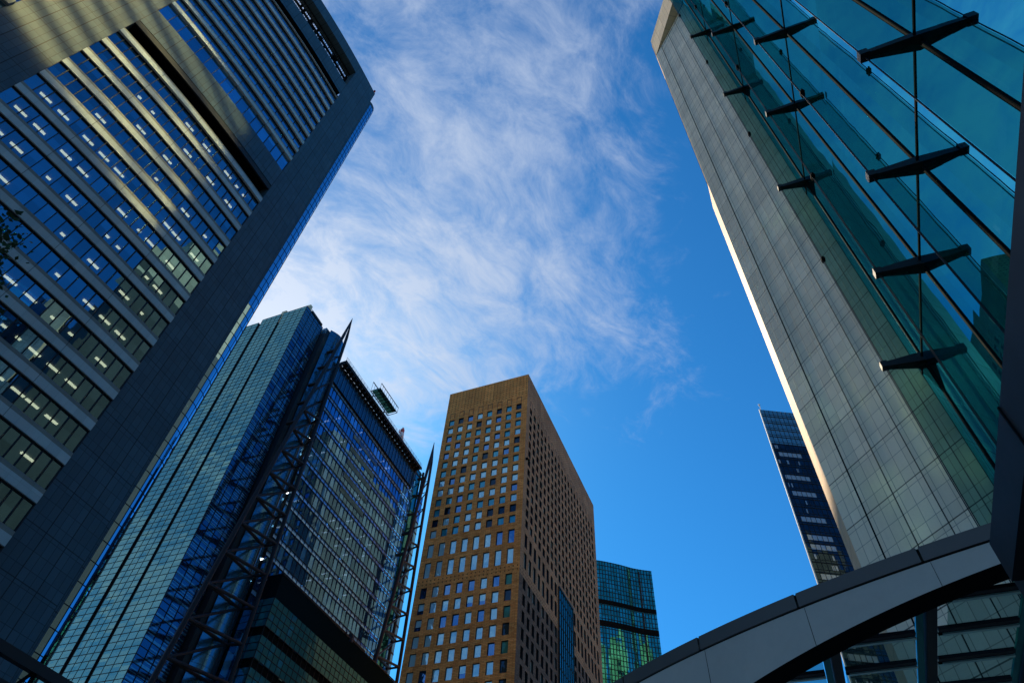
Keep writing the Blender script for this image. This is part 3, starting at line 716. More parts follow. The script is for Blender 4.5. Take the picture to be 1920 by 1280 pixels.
mbL = faceb(Cb, B3, -A3, WL, colsL, 'L'); mbL.build('front_wall', None, bt)
S1, S2 = 28.9, 41.0
rowsR = rows
mbR = MB()
rr = sorted([(z - h / 2, z + h / 2, w_, [c for c in colsR if not (z < 106 and S1 - 1 < c < S2 + .9)], k) for (z, h, w_, k) in rows] + [(92.7, 95.25, 0, [], 'b'), (154.7, 154.71, 0, [], 'b'), (105.35, 105.36, 0, [], 'b')], key=lambda q: q[0])
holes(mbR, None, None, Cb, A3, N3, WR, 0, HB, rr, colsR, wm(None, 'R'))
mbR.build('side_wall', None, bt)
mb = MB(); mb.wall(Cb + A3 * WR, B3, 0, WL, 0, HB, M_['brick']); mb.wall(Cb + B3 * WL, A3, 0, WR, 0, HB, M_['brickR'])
mb.face([Cb + Z3 * (HB - .6), Cb + A3 * WR + Z3 * (HB - .6), Cb + A3 * WR + B3 * WL + Z3 * (HB - .6), Cb + B3 * WL + Z3 * (HB - .6)], None, M_['dark'])
mb.build('rear_walls', None, bt)
cnt = 0; frS, glS = MB(), MB()
for (z, h, w_, k) in sorted(rows, key=lambda q: q[0]):
    for ci, c in enumerate(colsL):
        if k == 'low':
            gm = M_['gBr4'] if (ci == 0 and rb_.random() < .6) else (M_['gBr3'] if ci == 0 else (M_['gBr'] if rb_.random() < (.8 if z < 80 else .45) else M_['gBr2']))
        elif k == 'tall': gm = M_['gBr'] if ci > 1 or z < 100 else M_['gBr2']
        else:
            q = rb_.random(); gm = M_['gBr3'] if q < .12 else M_['gBr2'] if q < .27 else M_['gTeal2'] if q < .62 else M_['gBr']
        if z > 38 and cnt < 100:
            fr, gl_ = MB(), MB(); window_mesh(fr, gl_, Cb, B3, -A3, c, w_, z - h / 2, z + h / 2)
            if gm is M_['gBr2'] and rb_.random() < .45:     # half lowered blind
                gl_.wall(Cb, B3, c - w_ / 2 + .1, c + w_ / 2 - .1, z - h * .1, z + h / 2 - .1, M_['gBr'], -A3 * -.32)
                gl_.mi[0] = 0; gl_.mats = [M_['gBr2'], M_['gBr']]; gl_.mi = [0, 1]
                fo = fr.build('window', M_['frame'], bt); gl_.build('pane', None, fo)
            else:
                fo = fr.build('window', M_['frame'], bt); gl_.build('pane', gm, fo)
            cnt += 1
        else: window_mesh(frS, glS, Cb, B3, -A3, c, w_, z - h / 2, z + h / 2, .34, gm)
for (za, zb, w_, cs, k) in rr:
    for c in cs:
        q = rb_.random(); gm = (M_['gBr3'] if k == 'low' and q < .8 else M_['gBr2'] if q < .75 else M_['gBr'])
        window_mesh(frS, glS, Cb, A3, N3, c, w_, za, zb, .5, gm)
fo = frS.build('window', M_['frame'], bt, kind='stuff'); glS.build('pane', None, fo, kind='stuff')
bw = MB()
for (o_, d_, n_, cs) in ((Cb, B3, -A3, colsL), (Cb, A3, N3, colsR)):
    for c in cs:
        for (x0, x1, y0, y1) in ((c - .8, c - .7, 151.9, 154.3), (c + .7, c + .8, 151.9, 154.3), (c - .7, c + .7, 154.2, 154.3)):
            bw.box(o_, d_, n_, x0, x1, -.02, .06, y0, y1)
bw.build('blind_window_surround', M_['dark'], bt)
mb = MB(); mb.wall(Cb, A3, S1, S2, 0, 105.0, None, N3 * .25); so_ = mb.build('stair_glazing', M_['gTeal'], bt)
mb = MB()
for i in range(8): mb.box(Cb, A3, N3, S1 + (S2 - S1) * i / 7 - .08, S1 + (S2 - S1) * i / 7 + .08, .2, .45, 0, 105)
z = 3
while z < 105: mb.box(Cb, A3, N3, S1, S2, .2, .36, z, z + .14); z += 3.8
mb.box(Cb, A3, N3, S1 - .2, S2 + .2, -.1, .5, 105, 105.4); mb.build('mullions', M_['dark'], so_)
mb = MB(); mb.box(Cb, A3, N3, .7, 1.1, 0, .7, 128.6, 129.2); mb.tube(Cb + A3 * .9 + N3 * .6 + Z3 * 128.7, Cb + A3 * .9 + N3 * 1.1 + Z3 * 128.2, .25, None, 8); mb.build('wall_camera', M_['black'], bt)

# ================================================================== green curved tower
pts = [Vector((42.758 - 9, 245.0, 0)), Vector((42.758, 245.346, 0)), Vector((47.477, 246.064, 0)), Vector((52.044, 247.118, 0)), Vector((55.2, 248.05, 0)), Vector((58.099, 248.982, 0)), Vector((62.219, 249.728, 0)), Vector((66.725, 250.108, 0))]
def smooth_pl(P, n):
    o_ = []
    for i in range(len(P) - 1):
        p0 = P[max(0, i - 1)]; p1 = P[i]; p2 = P[i + 1]; p3 = P[min(len(P) - 1, i + 2)]
        for k in range(n):
            t = k / n; o_.append(.5 * ((2 * p1) + (p2 - p0) * t + (2 * p0 - 5 * p1 + 4 * p2 - p3) * t * t + (3 * p1 - p0 - 3 * p2 + p3) * t ** 3))
    o_.append(P[-1]); return o_
gp = smooth_pl(pts, 4); HG = 165
gr = empty('green_glass_tower', Vector((55, 248, 0)), 'green glass tower with a wavy curtain wall, behind the right side of the brick tower', 'office tower')
mb = MB(); L = 0; acc = [0]
for i in range(len(gp) - 1): acc.append(acc[-1] + (gp[i + 1] - gp[i]).length)
for i in range(len(gp) - 1):
    mb.face([gp[i], gp[i + 1], gp[i + 1] + Z3 * HG, gp[i] + Z3 * HG], [(acc[i], 0), (acc[i + 1], 0), (acc[i + 1], HG), (acc[i], HG)])
bd = gp[-1] + Vector((6, 40, 0)); mb.face([gp[-1], bd, bd + Z3 * HG, gp[-1] + Z3 * HG], [(0, 0), (40, 0), (40, HG), (0, HG)])
go = mb.build('curtain_wall', M_['gGreen'], gr, smooth=False)
mb = MB()
def along(t):
    for i in range(len(acc) - 1):
        if t <= acc[i + 1]: return gp[i].lerp(gp[i + 1], (t - acc[i]) / (acc[i + 1] - acc[i]))
    return gp[-1]
t = 0
while t < acc[-1]: q = along(t); mb.beam(q + Vector((0, -.1, 0)), q + Vector((0, -.1, HG)), .16, .25); t += 1.25
z = 3.0
while z < HG:
    for i in range(len(gp) - 1): mb.beam(gp[i] + Vector((0, -.1, z)), gp[i + 1] + Vector((0, -.1, z)), .2, .12)
    z += 1.95
mb.build('mullions', M_['frame'], go)
mb = MB(); z = 4.9
while z < HG:
    for i in range(len(gp) - 1): mb.beam(gp[i] + Vector((0, -.16, z)), gp[i + 1] + Vector((0, -.16, z)), .12, .16)
    z += 3.9
mb.build('floor_edges', M_['gPod'], go)
for (za, zb) in ((145.6, 147.4), (136.4, 138.6)):
    mb = MB()
    for i in range(len(gp) - 1):
        a, b = gp[i] + Vector((0, -.3, 0)), gp[i + 1] + Vector((0, -.3, 0)); mb.face([a + Z3 * za, b + Z3 * za, b + Z3 * zb, a + Z3 * zb])
        mb.face([a + Z3 * za, b + Z3 * za, gp[i + 1] + Z3 * za, gp[i] + Z3 * za])
    mb.build('plant_louvres', M_['black'], gr)
mb = MB(); mb.prism([gp[0] + Vector((0, .3, 0)), gp[-1] + Vector((-.2, .3, 0)), bd + Vector((-.3, 0, 0)), gp[0] + Vector((4, 45, 0))], 0, HG - 1); mb.build('tower_body', M_['int_'], gr)

# ================================================================== dark slim tower
dk = empty('navy_glass_tower', Vector((111, 201.4, 0)), 'slim navy glass tower with pale blinds, half hidden behind the pale stone wall', 'office tower')
D0 = Vector((111.06, 201.39, 0)); dD = Vector((math.sin(R(88)), math.cos(R(88)), 0)); dN = Vector((dD.y, -dD.x, 0)); HD = 218; WD = 34
rk = random.Random(8)
bk = Vector((math.sin(R(31)), math.cos(R(31)), 0)) * 30
mb = MB(); mb.prism([D0 - dN * .2 + dD * .1, D0 + dD * WD - dN * .2, D0 + dD * WD + bk, D0 + bk + dD * .2], 0, HD - 6); mb.build('tower_body', M_['int_'], dk)
k = 0; z = HD
mu = MB()
while z > 6:
    z2 = z - 4.0
    b = MB()
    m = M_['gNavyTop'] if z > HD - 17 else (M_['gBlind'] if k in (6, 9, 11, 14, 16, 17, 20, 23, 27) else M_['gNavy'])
    if m is M_['gBlind']:
        b.wall(D0, dD, 0, 1.9 * 1, z2, z, M_['gNavy']); b.wall(D0, dD, 1.9, 1.9 * 6, z2 + 1.2, z - .5, M_['gBlind']); b.wall(D0, dD, 1.9, 11.4, z2, z2 + 1.2, M_['gNavy']); b.wall(D0, dD, 1.9, 11.4, z - .5, z, M_['gNavy']); b.wall(D0, dD, 11.4, WD, z2, z, M_['gNavy'])
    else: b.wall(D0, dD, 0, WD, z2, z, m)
    fo = b.build('window_band', None, dk)
    if z <= HD - 17 and rk.random() < .55:
        lb = MB()
        for q in range(rk.choice((1, 2, 3))):
            c = rk.uniform(.5, 10); lb.wall(D0, dD, c, c + rk.uniform(.4, 1.0), z2 + 1.3, z - .7, None, dN * .03)
        lb.build('blind', M_['gBlind'], fo)
    mu.box(D0, dD, dN, 0, WD, -.02, .18, z2, z2 + .22); mu.box(D0, dD, dN, 0, WD, -.02, .12, z2 + 1.2, z2 + 1.32)
    z = z2; k += 1
for i in range(int(WD / 1.9)): mu.box(D0, dD, dN, i * 1.9 - .05, i * 1.9 + .05, -.02, .14, 0, HD)
mu.build('mullions', M_['frame'], dk)
mb = MB(); mb.box(D0, dD, dN, -.3, 0.1, -.2, .25, 0, HD); mb.build('corner_trim', M_['bandL'], dk)
mb = MB(); mb.tube(D0 + Z3 * HD + dD * .6, D0 + Z3 * (HD + 3.2) + dD * .6, .18, None, 6); mb.tube(D0 + Z3 * (HD + 2.6) + dD * .6, D0 + Z3 * (HD + 3.4) + dD * .6, .4, None, 8); mb.build('roof_mast', M_['white'], dk)

# ================================================================== RIGHT: stone tower with point fixed glass wall
E0 = U(9, 25.5, 0); E0 = Vector((18.957, 19.358, 0))
AS = R(-18.5); dS = Vector((math.sin(AS), math.cos(AS), 0)); nS = Vector((dS.y, -dS.x, 0)) * -1     # nS faces the plaza (left/back)
nS = Vector((-dS.y, dS.x, 0))
pt_ = empty('stone_clad_tower', U(12, 26, 0), 'pale stone tower with a teal glass wall held by black brackets', 'office tower')
WS = 7.12; HT = 106.2
C1 = E0 + dS * WS
mb = MB(); mb.wall(E0, dS, 0, WS, 0, 99.2); mb.build('stone_wall', M_['stoneR'], pt_)
pdir = Vector((math.sin(R(-7)), math.cos(R(-7)), 0)); pn = Vector((-pdir.y, pdir.x, 0))
qR = C1 - pdir * (WS * .97)                       # top block turned off the wall line so that it catches the sun
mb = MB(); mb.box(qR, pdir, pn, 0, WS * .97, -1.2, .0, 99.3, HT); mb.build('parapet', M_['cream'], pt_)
# wide joints
mb = MB(); mb.box(E0, dS, nS, 5.72, 5.80, -.05, .012, 0, 98.4); mb.box(E0, dS, nS, 1.0, 5.8, -.05, .012, 98.32, 98.44)
for q in (4.02, 2.33): mb.box(E0, dS, nS, q - .012, q + .012, -.05, .008, 0, 98.3)
mb.box(E0, dS, nS, 0, WS, -.1, -.02, 99.19, 99.31)
mb.build('stone_joints', M_['black'], pt_)
mb = MB(); mb.wall(C1, A3, 0, 2.7, 0, 59.5); mb.wall(C1, A3, 0, .12, 59.5, 90); mb.wall(C1, A3, 0, .5, 90, 99.3)
mb.face([C1 + Z3 * 59.5, C1 + A3 * 2.7 + Z3 * 59.5, C1 + A3 * 2.7 + N3 * 2 + Z3 * 59.5, C1 + N3 * 2 + Z3 * 59.5])
mb.wall(C1 + A3 * 2.7, N3, 0, 12, 0, 59.5); mb.wall(C1 + A3 * .55, N3, 0, 12, 59.5, HT)
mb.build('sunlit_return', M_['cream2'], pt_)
mb = MB(); mb.prism([E0 - nS * .7 + dS * .3, C1 - nS * .7, C1 + A3 * .5 + N3 * .3, C1 + A3 * .5 + N3 * 14, E0 + N3 * 14], 0, HT - .5); mb.build('stone_core', M_['int_'], pt_)
# glass wall: plane n = 9
SMU = [24.4, 19.07, 14.54, 9.97, 5.4, .83, -3.74, -8.3]; ZLV = [25.6, 43.8, 62.3, 81.0, 99.6]
zl = [7.3] + ZLV + [105.5]
sb = [25.5] + SMU
for i in range(len(sb) - 1):
    for j in range(len(zl) - 1):
        a, b = sb[i + 1], sb[i]
        pb = MB(); pb.face([U(9, a + .03, zl[j] + .03), U(9, b - .03, zl[j] + .03), U(9, b - .03, zl[j + 1] - .03), U(9, a + .03, zl[j + 1] - .03)], [(a, zl[j]), (b, zl[j]), (b, zl[j + 1]), (a, zl[j + 1])])
        pb.build('glass_panel', M_['gFac'], pt_)
for s_ in SMU:
    mb = MB(); mb.box(U(9, s_, 0), A3, N3, -.075, .075, -.05, .16, 7.3, 105.5); mb.build('mullion', M_['black'], pt_)
    # glass blade, outside from the mullion to the bracket tips and inside as well
    for j in range(len(zl) - 1):
        fb = MB(); fb.face([U(7.47, s_, zl[j] + .12), U(8.92, s_, zl[j] + .12), U(8.92, s_, zl[j + 1] - .12), U(7.47, s_, zl[j + 1] - .12)], [(0, zl[j]), (1.5, zl[j]), (1.5, zl[j + 1]), (0, zl[j + 1])])
        fb.face([U(9.32, s_, zl[j] + .12), U(10.5, s_, zl[j] + .12), U(10.5, s_, zl[j + 1] - .12), U(9.32, s_, zl[j + 1] - .12)], [(2, zl[j]), (3.5, zl[j]), (3.5, zl[j + 1]), (2, zl[j + 1])])
        fb.build('glass_fin', M_['gFin'], pt_)
    cb = MB(); cb.tube(U(7.42, s_, 7.3), U(7.42, s_, 105), .022, None, 6); cb.tube(U(7.50, s_ + .09, 7.3), U(7.50, s_ + .09, 105), .022, None, 6)
    cb.tube(U(10.55, s_, 7.3), U(10.55, s_, 105), .03, None, 6); cb.build('tension_rod', M_['frame'], pt_)
    for j in range(len(zl) - 2):
        cl = MB()
        for f_ in ((.5,) if j else ()):
            zc_ = zl[j] + (zl[j + 1] - zl[j]) * f_
            cl.box(U(7.46, s_, 0), A3, N3, -.13, .13, -.09, .11, zc_ - .09, zc_ + .09); cl.tube(U(7.46, s_ - .22, zc_), U(7.46, s_ + .24, zc_), .05, None, 8); cl.build('rod_clamp', M_['black'], pt_)
for z in ZLV:
    mb = MB(); mb.box(U(9, -8.3, 0), A3, N3, 0, 33.8, -.035, .05, z - .05, z + .05); mb.build('transom', M_['black'], pt_)
def bracket_bm(s_, z):
    b = MB(); t = .10                      # two thin plates with a spine, diamond in elevation along n
    prof = [(-1.62, -.10), (-1.62, .12), (0, .24), (1.55, .12), (1.55, -.08), (0, -.40)]
    prof2 = [(-1.62, .06), (0, .30), (1.55, .06)]
    for sg in (-1, 1):
        b.face([U(9 + p[0], s_ + sg * t, z + p[1]) for p in prof])
    for i in range(len(prof)):
        p, q = prof[i], prof[(i + 1) % len(prof)]
        b.face([U(9 + p[0], s_ - t, z + p[1]), U(9 + q[0], s_ - t, z + q[1]), U(9 + q[0], s_ + t, z + q[1]), U(9 + p[0], s_ + t, z + p[1])])
    # wide bottom flange (seen from below as a lens)
    w0, w1 = .11, .27
    for (n0, n1, a0, a1, z0, z1) in ((-1.66, 0, w0, w1, -.11, -.45), (0, 1.6, w1, w0, -.45, -.11)):
        for dz in (0, -.04):
            b.face([U(9 + n0, s_ - a0, z + z0 + dz), U(9 + n1, s_ - a1, z + z1 + dz), U(9 + n1, s_ + a1, z + z1 + dz), U(9 + n0, s_ + a0, z + z0 + dz)])
        for sg in (-1, 1):
            b.face([U(9 + n0, s_ + sg * a0, z + z0), U(9 + n1, s_ + sg * a1, z + z1), U(9 + n1, s_ + sg * a1, z + z1 - .04), U(9 + n0, s_ + sg * a0, z + z0 - .04)])
    b.box(U(7.42, s_, 0), A3, N3, -.16, .16, -.14, .16, z - .2, z + .16)
    return b
M_['brk'] = plain('bracket_metal', (.022, .024, .024), .5, .2, .3)
for i, s_ in enumerate(SMU):
    for j, z in enumerate(ZLV):
        ob = bracket_bm(s_, z).build('bracket', M_['brk'], pt_)
        bb = MB()
        for (n_, zz_) in ((-1.15, -.13 - .47 * .31), (-.55, -.13 - .47 * .67), (.55, -.44), (1.15, -.28)):
            bb.tube(U(9 + n_, s_ + .02, z + zz_ - .06), U(9 + n_, s_ + .02, z + zz_ - .02), .045, None, 8)
        bb.build('bolt', M_['black'], ob)
mb = MB()
for z in ZLV: # knife plates hanging below the first column of brackets
    mb = MB(); mb.face([U(8.6, 24.4, z - .5), U(9.4, 24.4, z - .5), U(9.1, 24.4, z - 3.2)]); mb.face([U(9.0, 24.2, z - .5), U(9.0, 24.7, z - .5), U(9.0, 24.45, z - 3.2)]); mb.build('knife_plate', M_['black'], pt_)
# volume behind the glass
mb = MB(); mb.box(U(14.5, -34, 0), A3, N3, 0, 59, 0, 25, 0, 104); mb.build('rear_wall', M_['int_'], pt_)
mb = MB(); mb.wall(U(9, -34, 0), A3, 0, 25.7, 0, 104); mb.build('side_wall', M_['gNavy'], pt_)
mb = MB()
for z in (25, 43.2, 61.7, 80.4, 99.0): mb.box(U(11.6, -8, 0), A3, N3, 0, 33.5, 0, 2.9, z, z + .5)
mb.build('inner_gallery', M_['dark'], pt_)

# ================================================================== round canopy
CC = Vector((25.975, 28.363, 0)); RC = 26.05
cn = empty('round_canopy', Vector((10, 14, 8.7)), 'low round canopy with grey rim and glazed roof, below the pale stone wall', 'canopy')
def ring(r, a, z): return CC + Vector((math.cos(a) * r, math.sin(a) * r, z))
a0_, a1_ = R(150), R(285)
seg = 11; per = 12
import math as _m
# panel seams, measured: four seams on the rim
seams = [math.atan2(y - CC.y, x - CC.x) % (2 * math.pi) for (x, y) in ((3.2, 15.7), (4.85, 13.15), (6.21, 11.36), (7.52, 9.95))]
stepA = (seams[3] - seams[0]) / 3
cuts = [seams[0] + stepA * i for i in range(-9, 13)]
for i in range(len(cuts) - 1):
    a, b = cuts[i] + .0009, cuts[i + 1] - .0009
    mb = MB()
    for k in range(6):
        p_, q_ = a + (b - a) * k / 6, a + (b - a) * (k + 1) / 6
        mb.face([ring(RC, p_, 8.74), ring(RC, q_, 8.74), ring(RC, q_, 9.02), ring(RC, p_, 9.02)])
        mb.face([ring(RC, p_, 9.02), ring(RC, q_, 9.02), ring(RC - .5, q_, 9.02), ring(RC - .5, p_, 9.02)])
        mb.face([ring(RC, p_, 8.74), ring(RC, q_, 8.74), ring(RC - .05, q_, 8.74), ring(RC - .05, p_, 8.74)])
    mb.build('fascia_panel', M_['fascia'], cn)
def angxy(x, y): return math.atan2(y - CC.y, x - CC.x) % (2 * math.pi)
_sw = []
for (px_, py_, h_) in ((1405, 1280, 7.726), (1440, 1256, 7.823), (1600, 1170, 8.075), (1720, 1113, 8.221), (1855, 1060, 8.310)):
    d_ = c2w(Vector((px_ - CX, py_ - CY, F))); t_ = (h_ - 1.6) / d_.z; _sw.append((angxy(d_.x * t_, d_.y * t_), h_))
_sw.sort()
def zlow(a):
    """the pale band grows deeper along the rim (measured)"""
    x = (a - _sw[0][0]) / (_sw[-1][0] - _sw[0][0])
    y = Q0 + Q1 * x + Q2 * x * x
    return max(6.6, min(8.5, y))
_x = [(q[0] - _sw[0][0]) / (_sw[-1][0] - _sw[0][0]) for q in _sw]
Q0 = _sw[0][1]; _m1 = _sw[2]; _x1 = _x[2]; _e = _sw[-1][1]
Q2 = ((_m1[1] - Q0) / _x1 - (_e - Q0)) / (_x1 - 1); Q1 = _e - Q0 - Q2
def inner(a, z, extra=0.0): return RC - .58
mb = MB(); mk = MB(); mr = MB(); K_ = 170
A0c, A1c = cuts[0], cuts[-1]
for i in range(K_):
    p_, q_ = A0c + (A1c - A0c) * i / K_, A0c + (A1c - A0c) * (i + 1) / K_
    zp, zq = zlow(p_), zlow(q_)
    mb.face([ring(RC - .03, p_, 8.71), ring(RC - .03, q_, 8.71), ring(RC - .05, q_, zq), ring(RC - .05, p_, zp)])
    mk.face([ring(RC - .05, p_, zp), ring(RC - .05, q_, zq), ring(RC - .56, q_, zq - .02), ring(RC - .56, p_, zp - .02)])
    mk.face([ring(RC - .56, p_, zp - .02), ring(RC - .56, q_, zq - .02), ring(RC - .60, q_, zq + .25), ring(RC - .60, p_, zp + .25)])
    mk.face([ring(RC - .10, p_, 8.70), ring(RC - .10, q_, 8.70), ring(RC - .10, q_, 8.80), ring(RC - .10, p_, 8.80)])
    mr.face([ring(RC - .02, p_, 9.0), ring(RC - .02, q_, 9.0), ring(RC - .62, q_, 9.05), ring(RC - .62, p_, 9.05)])
mb.build('pale_fascia_band', M_['soffit'], cn, smooth=True)
for a in cuts[::1]:
    sj = MB(); sj.beam(ring(RC - .03, a + .004, 8.70), ring(RC - .045, a + .004, zlow(a)), .008, .008); sj.build('band_seam', M_['dark'], cn)
mk.build('dark_reveal', M_['black'], cn); mr.build('rim_top', M_['dark'], cn)
# glazing frame on the city grid, clipped to the inner circle
ZG = 8.35; KG = (ZG - 1.6) / 7.4
def ins(n_, s_): return (U(n_, s_, 0) - CC).length < RC - .58
def clipline(f, t0, t1, st=.04):
    a = b = None; t = t0
    while t <= t1:
        if ins(*f(t)):
            if a is None: a = t
            b = t
        elif a is not None: break
        t += st
    return (a, b) if a is not None else None
nb = [(-.95 + 1.88 * i) * KG for i in range(6)]
for n_ in nb:
    r_ = clipline(lambda t: (n_, t), 5, 26)
    if r_:
        mb = MB(); mb.box(U(n_, r_[0], 0), A3, N3, 0, 24.5 - r_[0], -.09, .09, ZG - .10, ZG + .16); mb.build('roof_beam', M_['dark'], cn)
        mb = MB(); mb.box(U(n_ - .17, r_[0], 0), A3, N3, 0, 24.5 - r_[0], -.07, .06, ZG - .02, ZG + .04); mb.build('beam_flange', M_['gPod'], cn)
for k in range(-2, 9):
    s_ = (15.25 + 1.28 * k) * KG
    for j in range(len(nb)):
        n0 = nb[j]; n1 = nb[j + 1] if j + 1 < len(nb) else nb[j] + 1.7
        r_ = clipline(lambda t: (t, s_), n0 + .14, n1 - .24)
        if r_ and r_[1] - r_[0] > .2:
            mb = MB(); mb.box(U(0, s_, 0), N3, A3, r_[0], r_[1], -.07, .05, ZG - .04, ZG + .03); mb.build('glazing_bar', M_['dark'], cn)
            mb = MB(); mb.box(U(0, s_, 0), N3, A3, r_[0] + .06, r_[1], .09, .17, ZG - .06, ZG - .03); mb.build('louvre_edge', M_['gRib2'], cn)
            mb = MB(); mb.box(U(0, s_, 0), N3, A3, r_[0], r_[1], .17, .20, ZG - .02, ZG + .03); mb.build('glazing_bar', M_['black'], cn)
            mb = MB(); mb.face([U(r_[0], s_ + .05, ZG + .01), U(r_[1], s_ + .05, ZG + .01), U(r_[1], s_ + 1.1, ZG + .01), U(r_[0], s_ + 1.1, ZG + .01)], [(0, 0), (1.5, 0), (1.5, 1.1), (0, 1.1)]); mb.build('roof_glass', M_['gRoof'], cn)
mb = MB()
for (n_, s_) in ((8.2, 22.5), (7.9, 16)): mb.tube(U(n_, s_, 0.15), U(n_, s_, 8.6), .25, None, 16)
mb.build('canopy_column', M_['dark'], cn)

# ================================================================== girder overhead at the right edge
gd = empty('overhead_girder', U(3, 5, 0.15), 'dark blue black box girder on a post, crossing overhead at the right edge', 'girder')
mb = MB(); mb.box(U(2.0, -2.5, 0), A3, N3, 0, 9.05, 0, .42, 5.11, 5.5); mb.build('edge_plate', M_['darkbl'], gd)
mb = MB(); mb.box(U(2.43, -2.5, 0), A3, N3, 0, 8.9, 0, 1.5, 5.0, 5.48); mb.build('girder_box', M_['black'], gd)
mb = MB(); mb.box(U(2.0, 6.56, 0), A3, N3, 0, .25, .1, 1.6, 4.8, 5.5); mb.box(U(2.15, 6.3, 0), A3, N3, 0, .1, .1, 1.6, 4.7, 5.1); mb.build('end_plate', M_['darkbl'], gd)
mb = MB()
for s_ in (4.7, 0.6):
    mb = MB(); mb.box(U(1.99, s_, 0), A3, N3, -.012, .012, 0, .44, 5.10, 5.51); mb.build('plate_joint', M_['black'], gd)
mb = MB(); mb.box(U(3.0, 5.9, 0), A3, N3, 0, .5, 0, .5, .15, 5.4); mb.box(U(3.0, -2.4, 0), A3, N3, 0, .5, 0, .5, .15, 5.02); mb.build('post', M_['darkbl'], gd)

# ================================================================== footbridge truss, bottom left
fb = empty('lattice_footbridge', Vector((-18, 28, 0)), 'dark steel lattice footbridge in the bottom left corner in front of the granite tower', 'footbridge')
def unproj(x, y, h):
    d = c2w(Vector((x - CX, y - CY, F))); t = (h - 1.6) / d.z; return Vector((d.x * t, d.y * t, h))
p1, p2 = unproj(0, 1212, 14.0), unproj(118, 1283, 14.0)
dB_ = (p2 - p1); dB_.z = 0; dB_.normalize(); nB_ = Vector((dB_.y, -dB_.x, 0))
if nB_.dot(Vector((p1.x, p1.y, 0))) > 0: nB_ = -nB_
b0 = p1 - dB_ * 14; Lb = 60
mb = MB()
for (off, z) in ((0, 14.0), (0, 10.6), (3, 14.0), (3, 10.6)):
    q = Vector((b0.x, b0.y, 0)) + nB_ * -off; mb.beam(q + Z3 * z, q + dB_ * Lb + Z3 * z, .35, .42)
mb.build('chords', M_['dark'], fb)
mb = MB()
for off in (0, 3):
    q = Vector((b0.x, b0.y, 0)) + nB_ * -off
    for i in range(int(Lb / 2.0)):
        mb.beam(q + dB_ * (i * 2.0) + Z3 * 10.6, q + dB_ * (i * 2.0) + Z3 * 14, .16, .16); mb.beam(q + dB_ * (i * 2.0) + Z3 * 10.6, q + dB_ * (i * 2.0 + 2) + Z3 * 14, .12, .12)
        if i % 2 == 0: mb.beam(q + dB_ * (i * 2.0) + Z3 * 14.1, q + dB_ * (i * 2.0) + Z3 * 14.6, .12, .12)
mb.build('lattice', M_['black'], fb)
mb = MB(); q = Vector((b0.x, b0.y, 0)); mb.box(q, dB_, nB_, 0, Lb, -2.8, -.2, 10.4, 10.6); mb.build('deck', M_['steel'], fb)
mb = MB()
for t in (4, 30, 56): mb.box(q, dB_, nB_, t, t + .6, -1.8, -1.2, 0, 10.4)
mb.build('pier', M_['steel'], fb)

# ================================================================== tree at left edge
tr = empty('plane_tree', Vector((-13.2, 7.6, 0.15)), 'leafy tree tips, dark against the granite tower windows at the left edge', 'tree')
tb = Vector((-12.9, 7.9, .15)); mb = MB()
mb.tube(tb, tb + Vector((.1, .1, 4)), .22, None, 10, .17); mb.tube(tb + Vector((.1, .1, 4)), tb + Vector((.2, .0, 8)), .17, None, 10, .1)
rt_ = random.Random(4); tips = []
for i in range(16):
    a = rt_.uniform(0, 6.28); z0 = rt_.uniform(3.6, 8); r0 = rt_.uniform(1.2, 2.4)
    st_ = tb + Vector((.12, .05, z0)); en = tb + Vector((math.cos(a) * r0, math.sin(a) * r0, z0 + rt_.uniform(1.5, 3.2)))
    mb.tube(st_, en, .07, None, 6, .02); tips += [st_.lerp(en, f) for f in (.45, .65, .8, .92, 1.0)]
# one long limb reaches into the view
for zt_ in (10.2, 9.0):
    en = unproj(-40, 430 if zt_ > 10 else 515, zt_); st_ = tb + Vector((.15, .05, 7)); mb.tube(st_, en, .07, None, 6, .015); tips += [st_.lerp(en, f) for f in (.5, .65, .8, .9, .97)]
for q in list(tips[-10:]):
    for i in range(5):
        e_ = q + Vector((rt_.gauss(0, .28), rt_.gauss(0, .28), rt_.gauss(0, .26))); mb.tube(q, e_, .014, None, 5, .005); tips += [q.lerp(e_, .6), e_]
mb.build('trunk', M_['bark'], tr)
mb = MB()
for q in tips:
    for i in range(46):
        c = q + Vector((rt_.gauss(0, .17), rt_.gauss(0, .17), rt_.gauss(0, .15))); a = Vector((rt_.gauss(0, 1), rt_.gauss(0, 1), rt_.gauss(0, .6))).normalized(); b = a.orthogonal().normalized()
        l = rt_.uniform(.03, .075); mb.face([c - a * l, c + b * l * .55, c + a * l, c - b * l * .55])
mb.build('crown', M_['leaf'], tr)

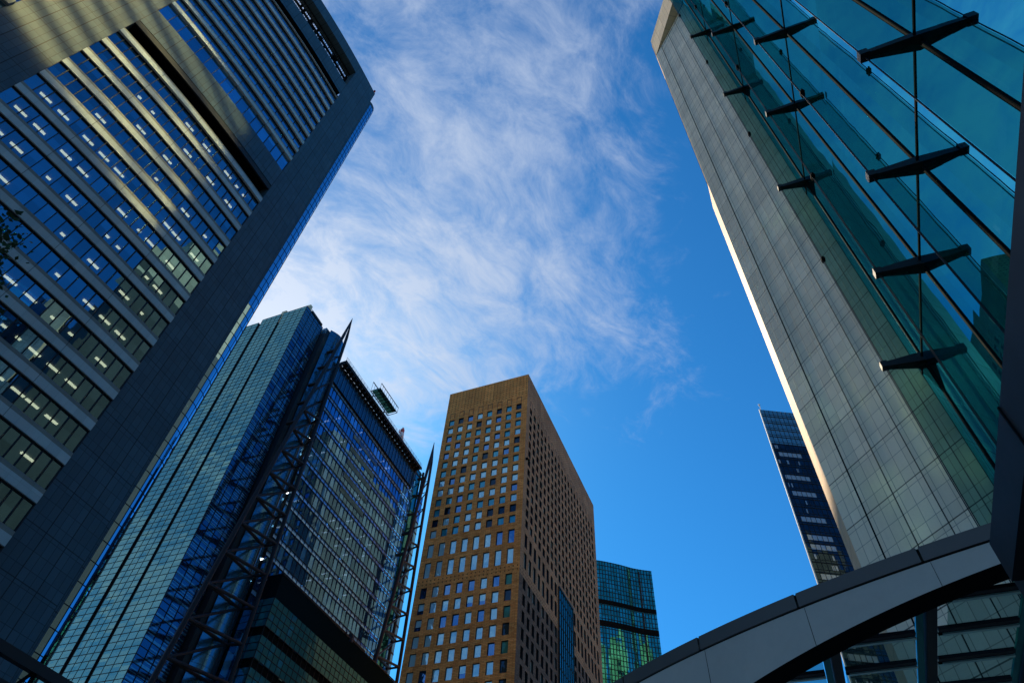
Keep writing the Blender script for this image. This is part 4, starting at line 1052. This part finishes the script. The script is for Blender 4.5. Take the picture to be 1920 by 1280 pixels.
# ================================================================== tower behind the viewer, seen only mirrored in the glass
bz = empty('beige_slab_tower', U(60, 60, 0), 'sunlit beige slab tower that shows only mirrored in the granite tower windows', 'office tower')
oZ = U(60, 48, 0); WZ = 62
mb = MB(); mb.box(oZ, A3, N3, 0, WZ, 0, 30, 0, 189); mb.build('lower_wall', M_['beigeshade'], bz); mb = MB(); mb.box(oZ, A3, N3, 0, WZ, 0, 30, 189.01, 198); mb.box(oZ, A3, N3, 3, WZ, 1, 24, 196, 211); mb.box(oZ, A3, N3, 14, WZ, 2, 20, 211, 226); mb.build('wall', M_['beige'], bz)  # shade on the lower storeys is put into their dark green colour
M_['gMir'] = glass('sun_mirror_glass', (1.0, 1.0, .55), (.01, .015, .02), .98, .05, .0, warp=.0)
MX, MY = 1.5, -54.0
# a tall glass tower behind the viewer: its sunlit storeys throw striped patches onto the granite tower
mz = empty('mirror_glass_tower', Vector((0, -62, 0)), 'tall mirror glass tower out of view that throws sunlit patches on the granite tower', 'office tower')
mN = Vector((math.sin(R(-24.7)), math.cos(R(-24.7)), 0)); mD = Vector((-mN.y, mN.x, 0)); oMz = Vector((MX, MY, 0))
mb = MB(); mb.box(oMz, mD, -mN, -12, 25, .1, 24, 0, 200); mb.build('wall', M_['int_'], mz)
z = 158
while z < 192:
    mb = MB(); mb.wall(oMz, mD, -9, 23, z, z + 3.0, None, mN * .1); mb.build('window_strip', M_['gMir'], mz); z += 5.1
# sunlit block that the green tower mirrors low in its curtain wall
yb_ = empty('cream_stepped_block', Vector((185, 60, 0)), 'sunlit cream stepped block that shows only mirrored in the green tower', 'office tower')
X3, Y3 = Vector((1, 0, 0)), Vector((0, 1, 0)); oY = Vector((156, 0, 0))
mb = MB()
for (a, b, h) in ((0, 13, 236), (13, 20, 246), (20, 36, 240), (36, 42, 254), (42, 60, 247)): mb.box(oY, X3, Y3, a, b, 40, 70, 0, h)
mb.build('wall', M_['beige'], yb_)
for k in range(10):
    mb = MB(); mb.box(oY, X3, Y3, 14, 58, 69.9, 70.1, 140 + k * 9, 143.2 + k * 9); mb.build('window_band', M_['gNavy'], yb_)
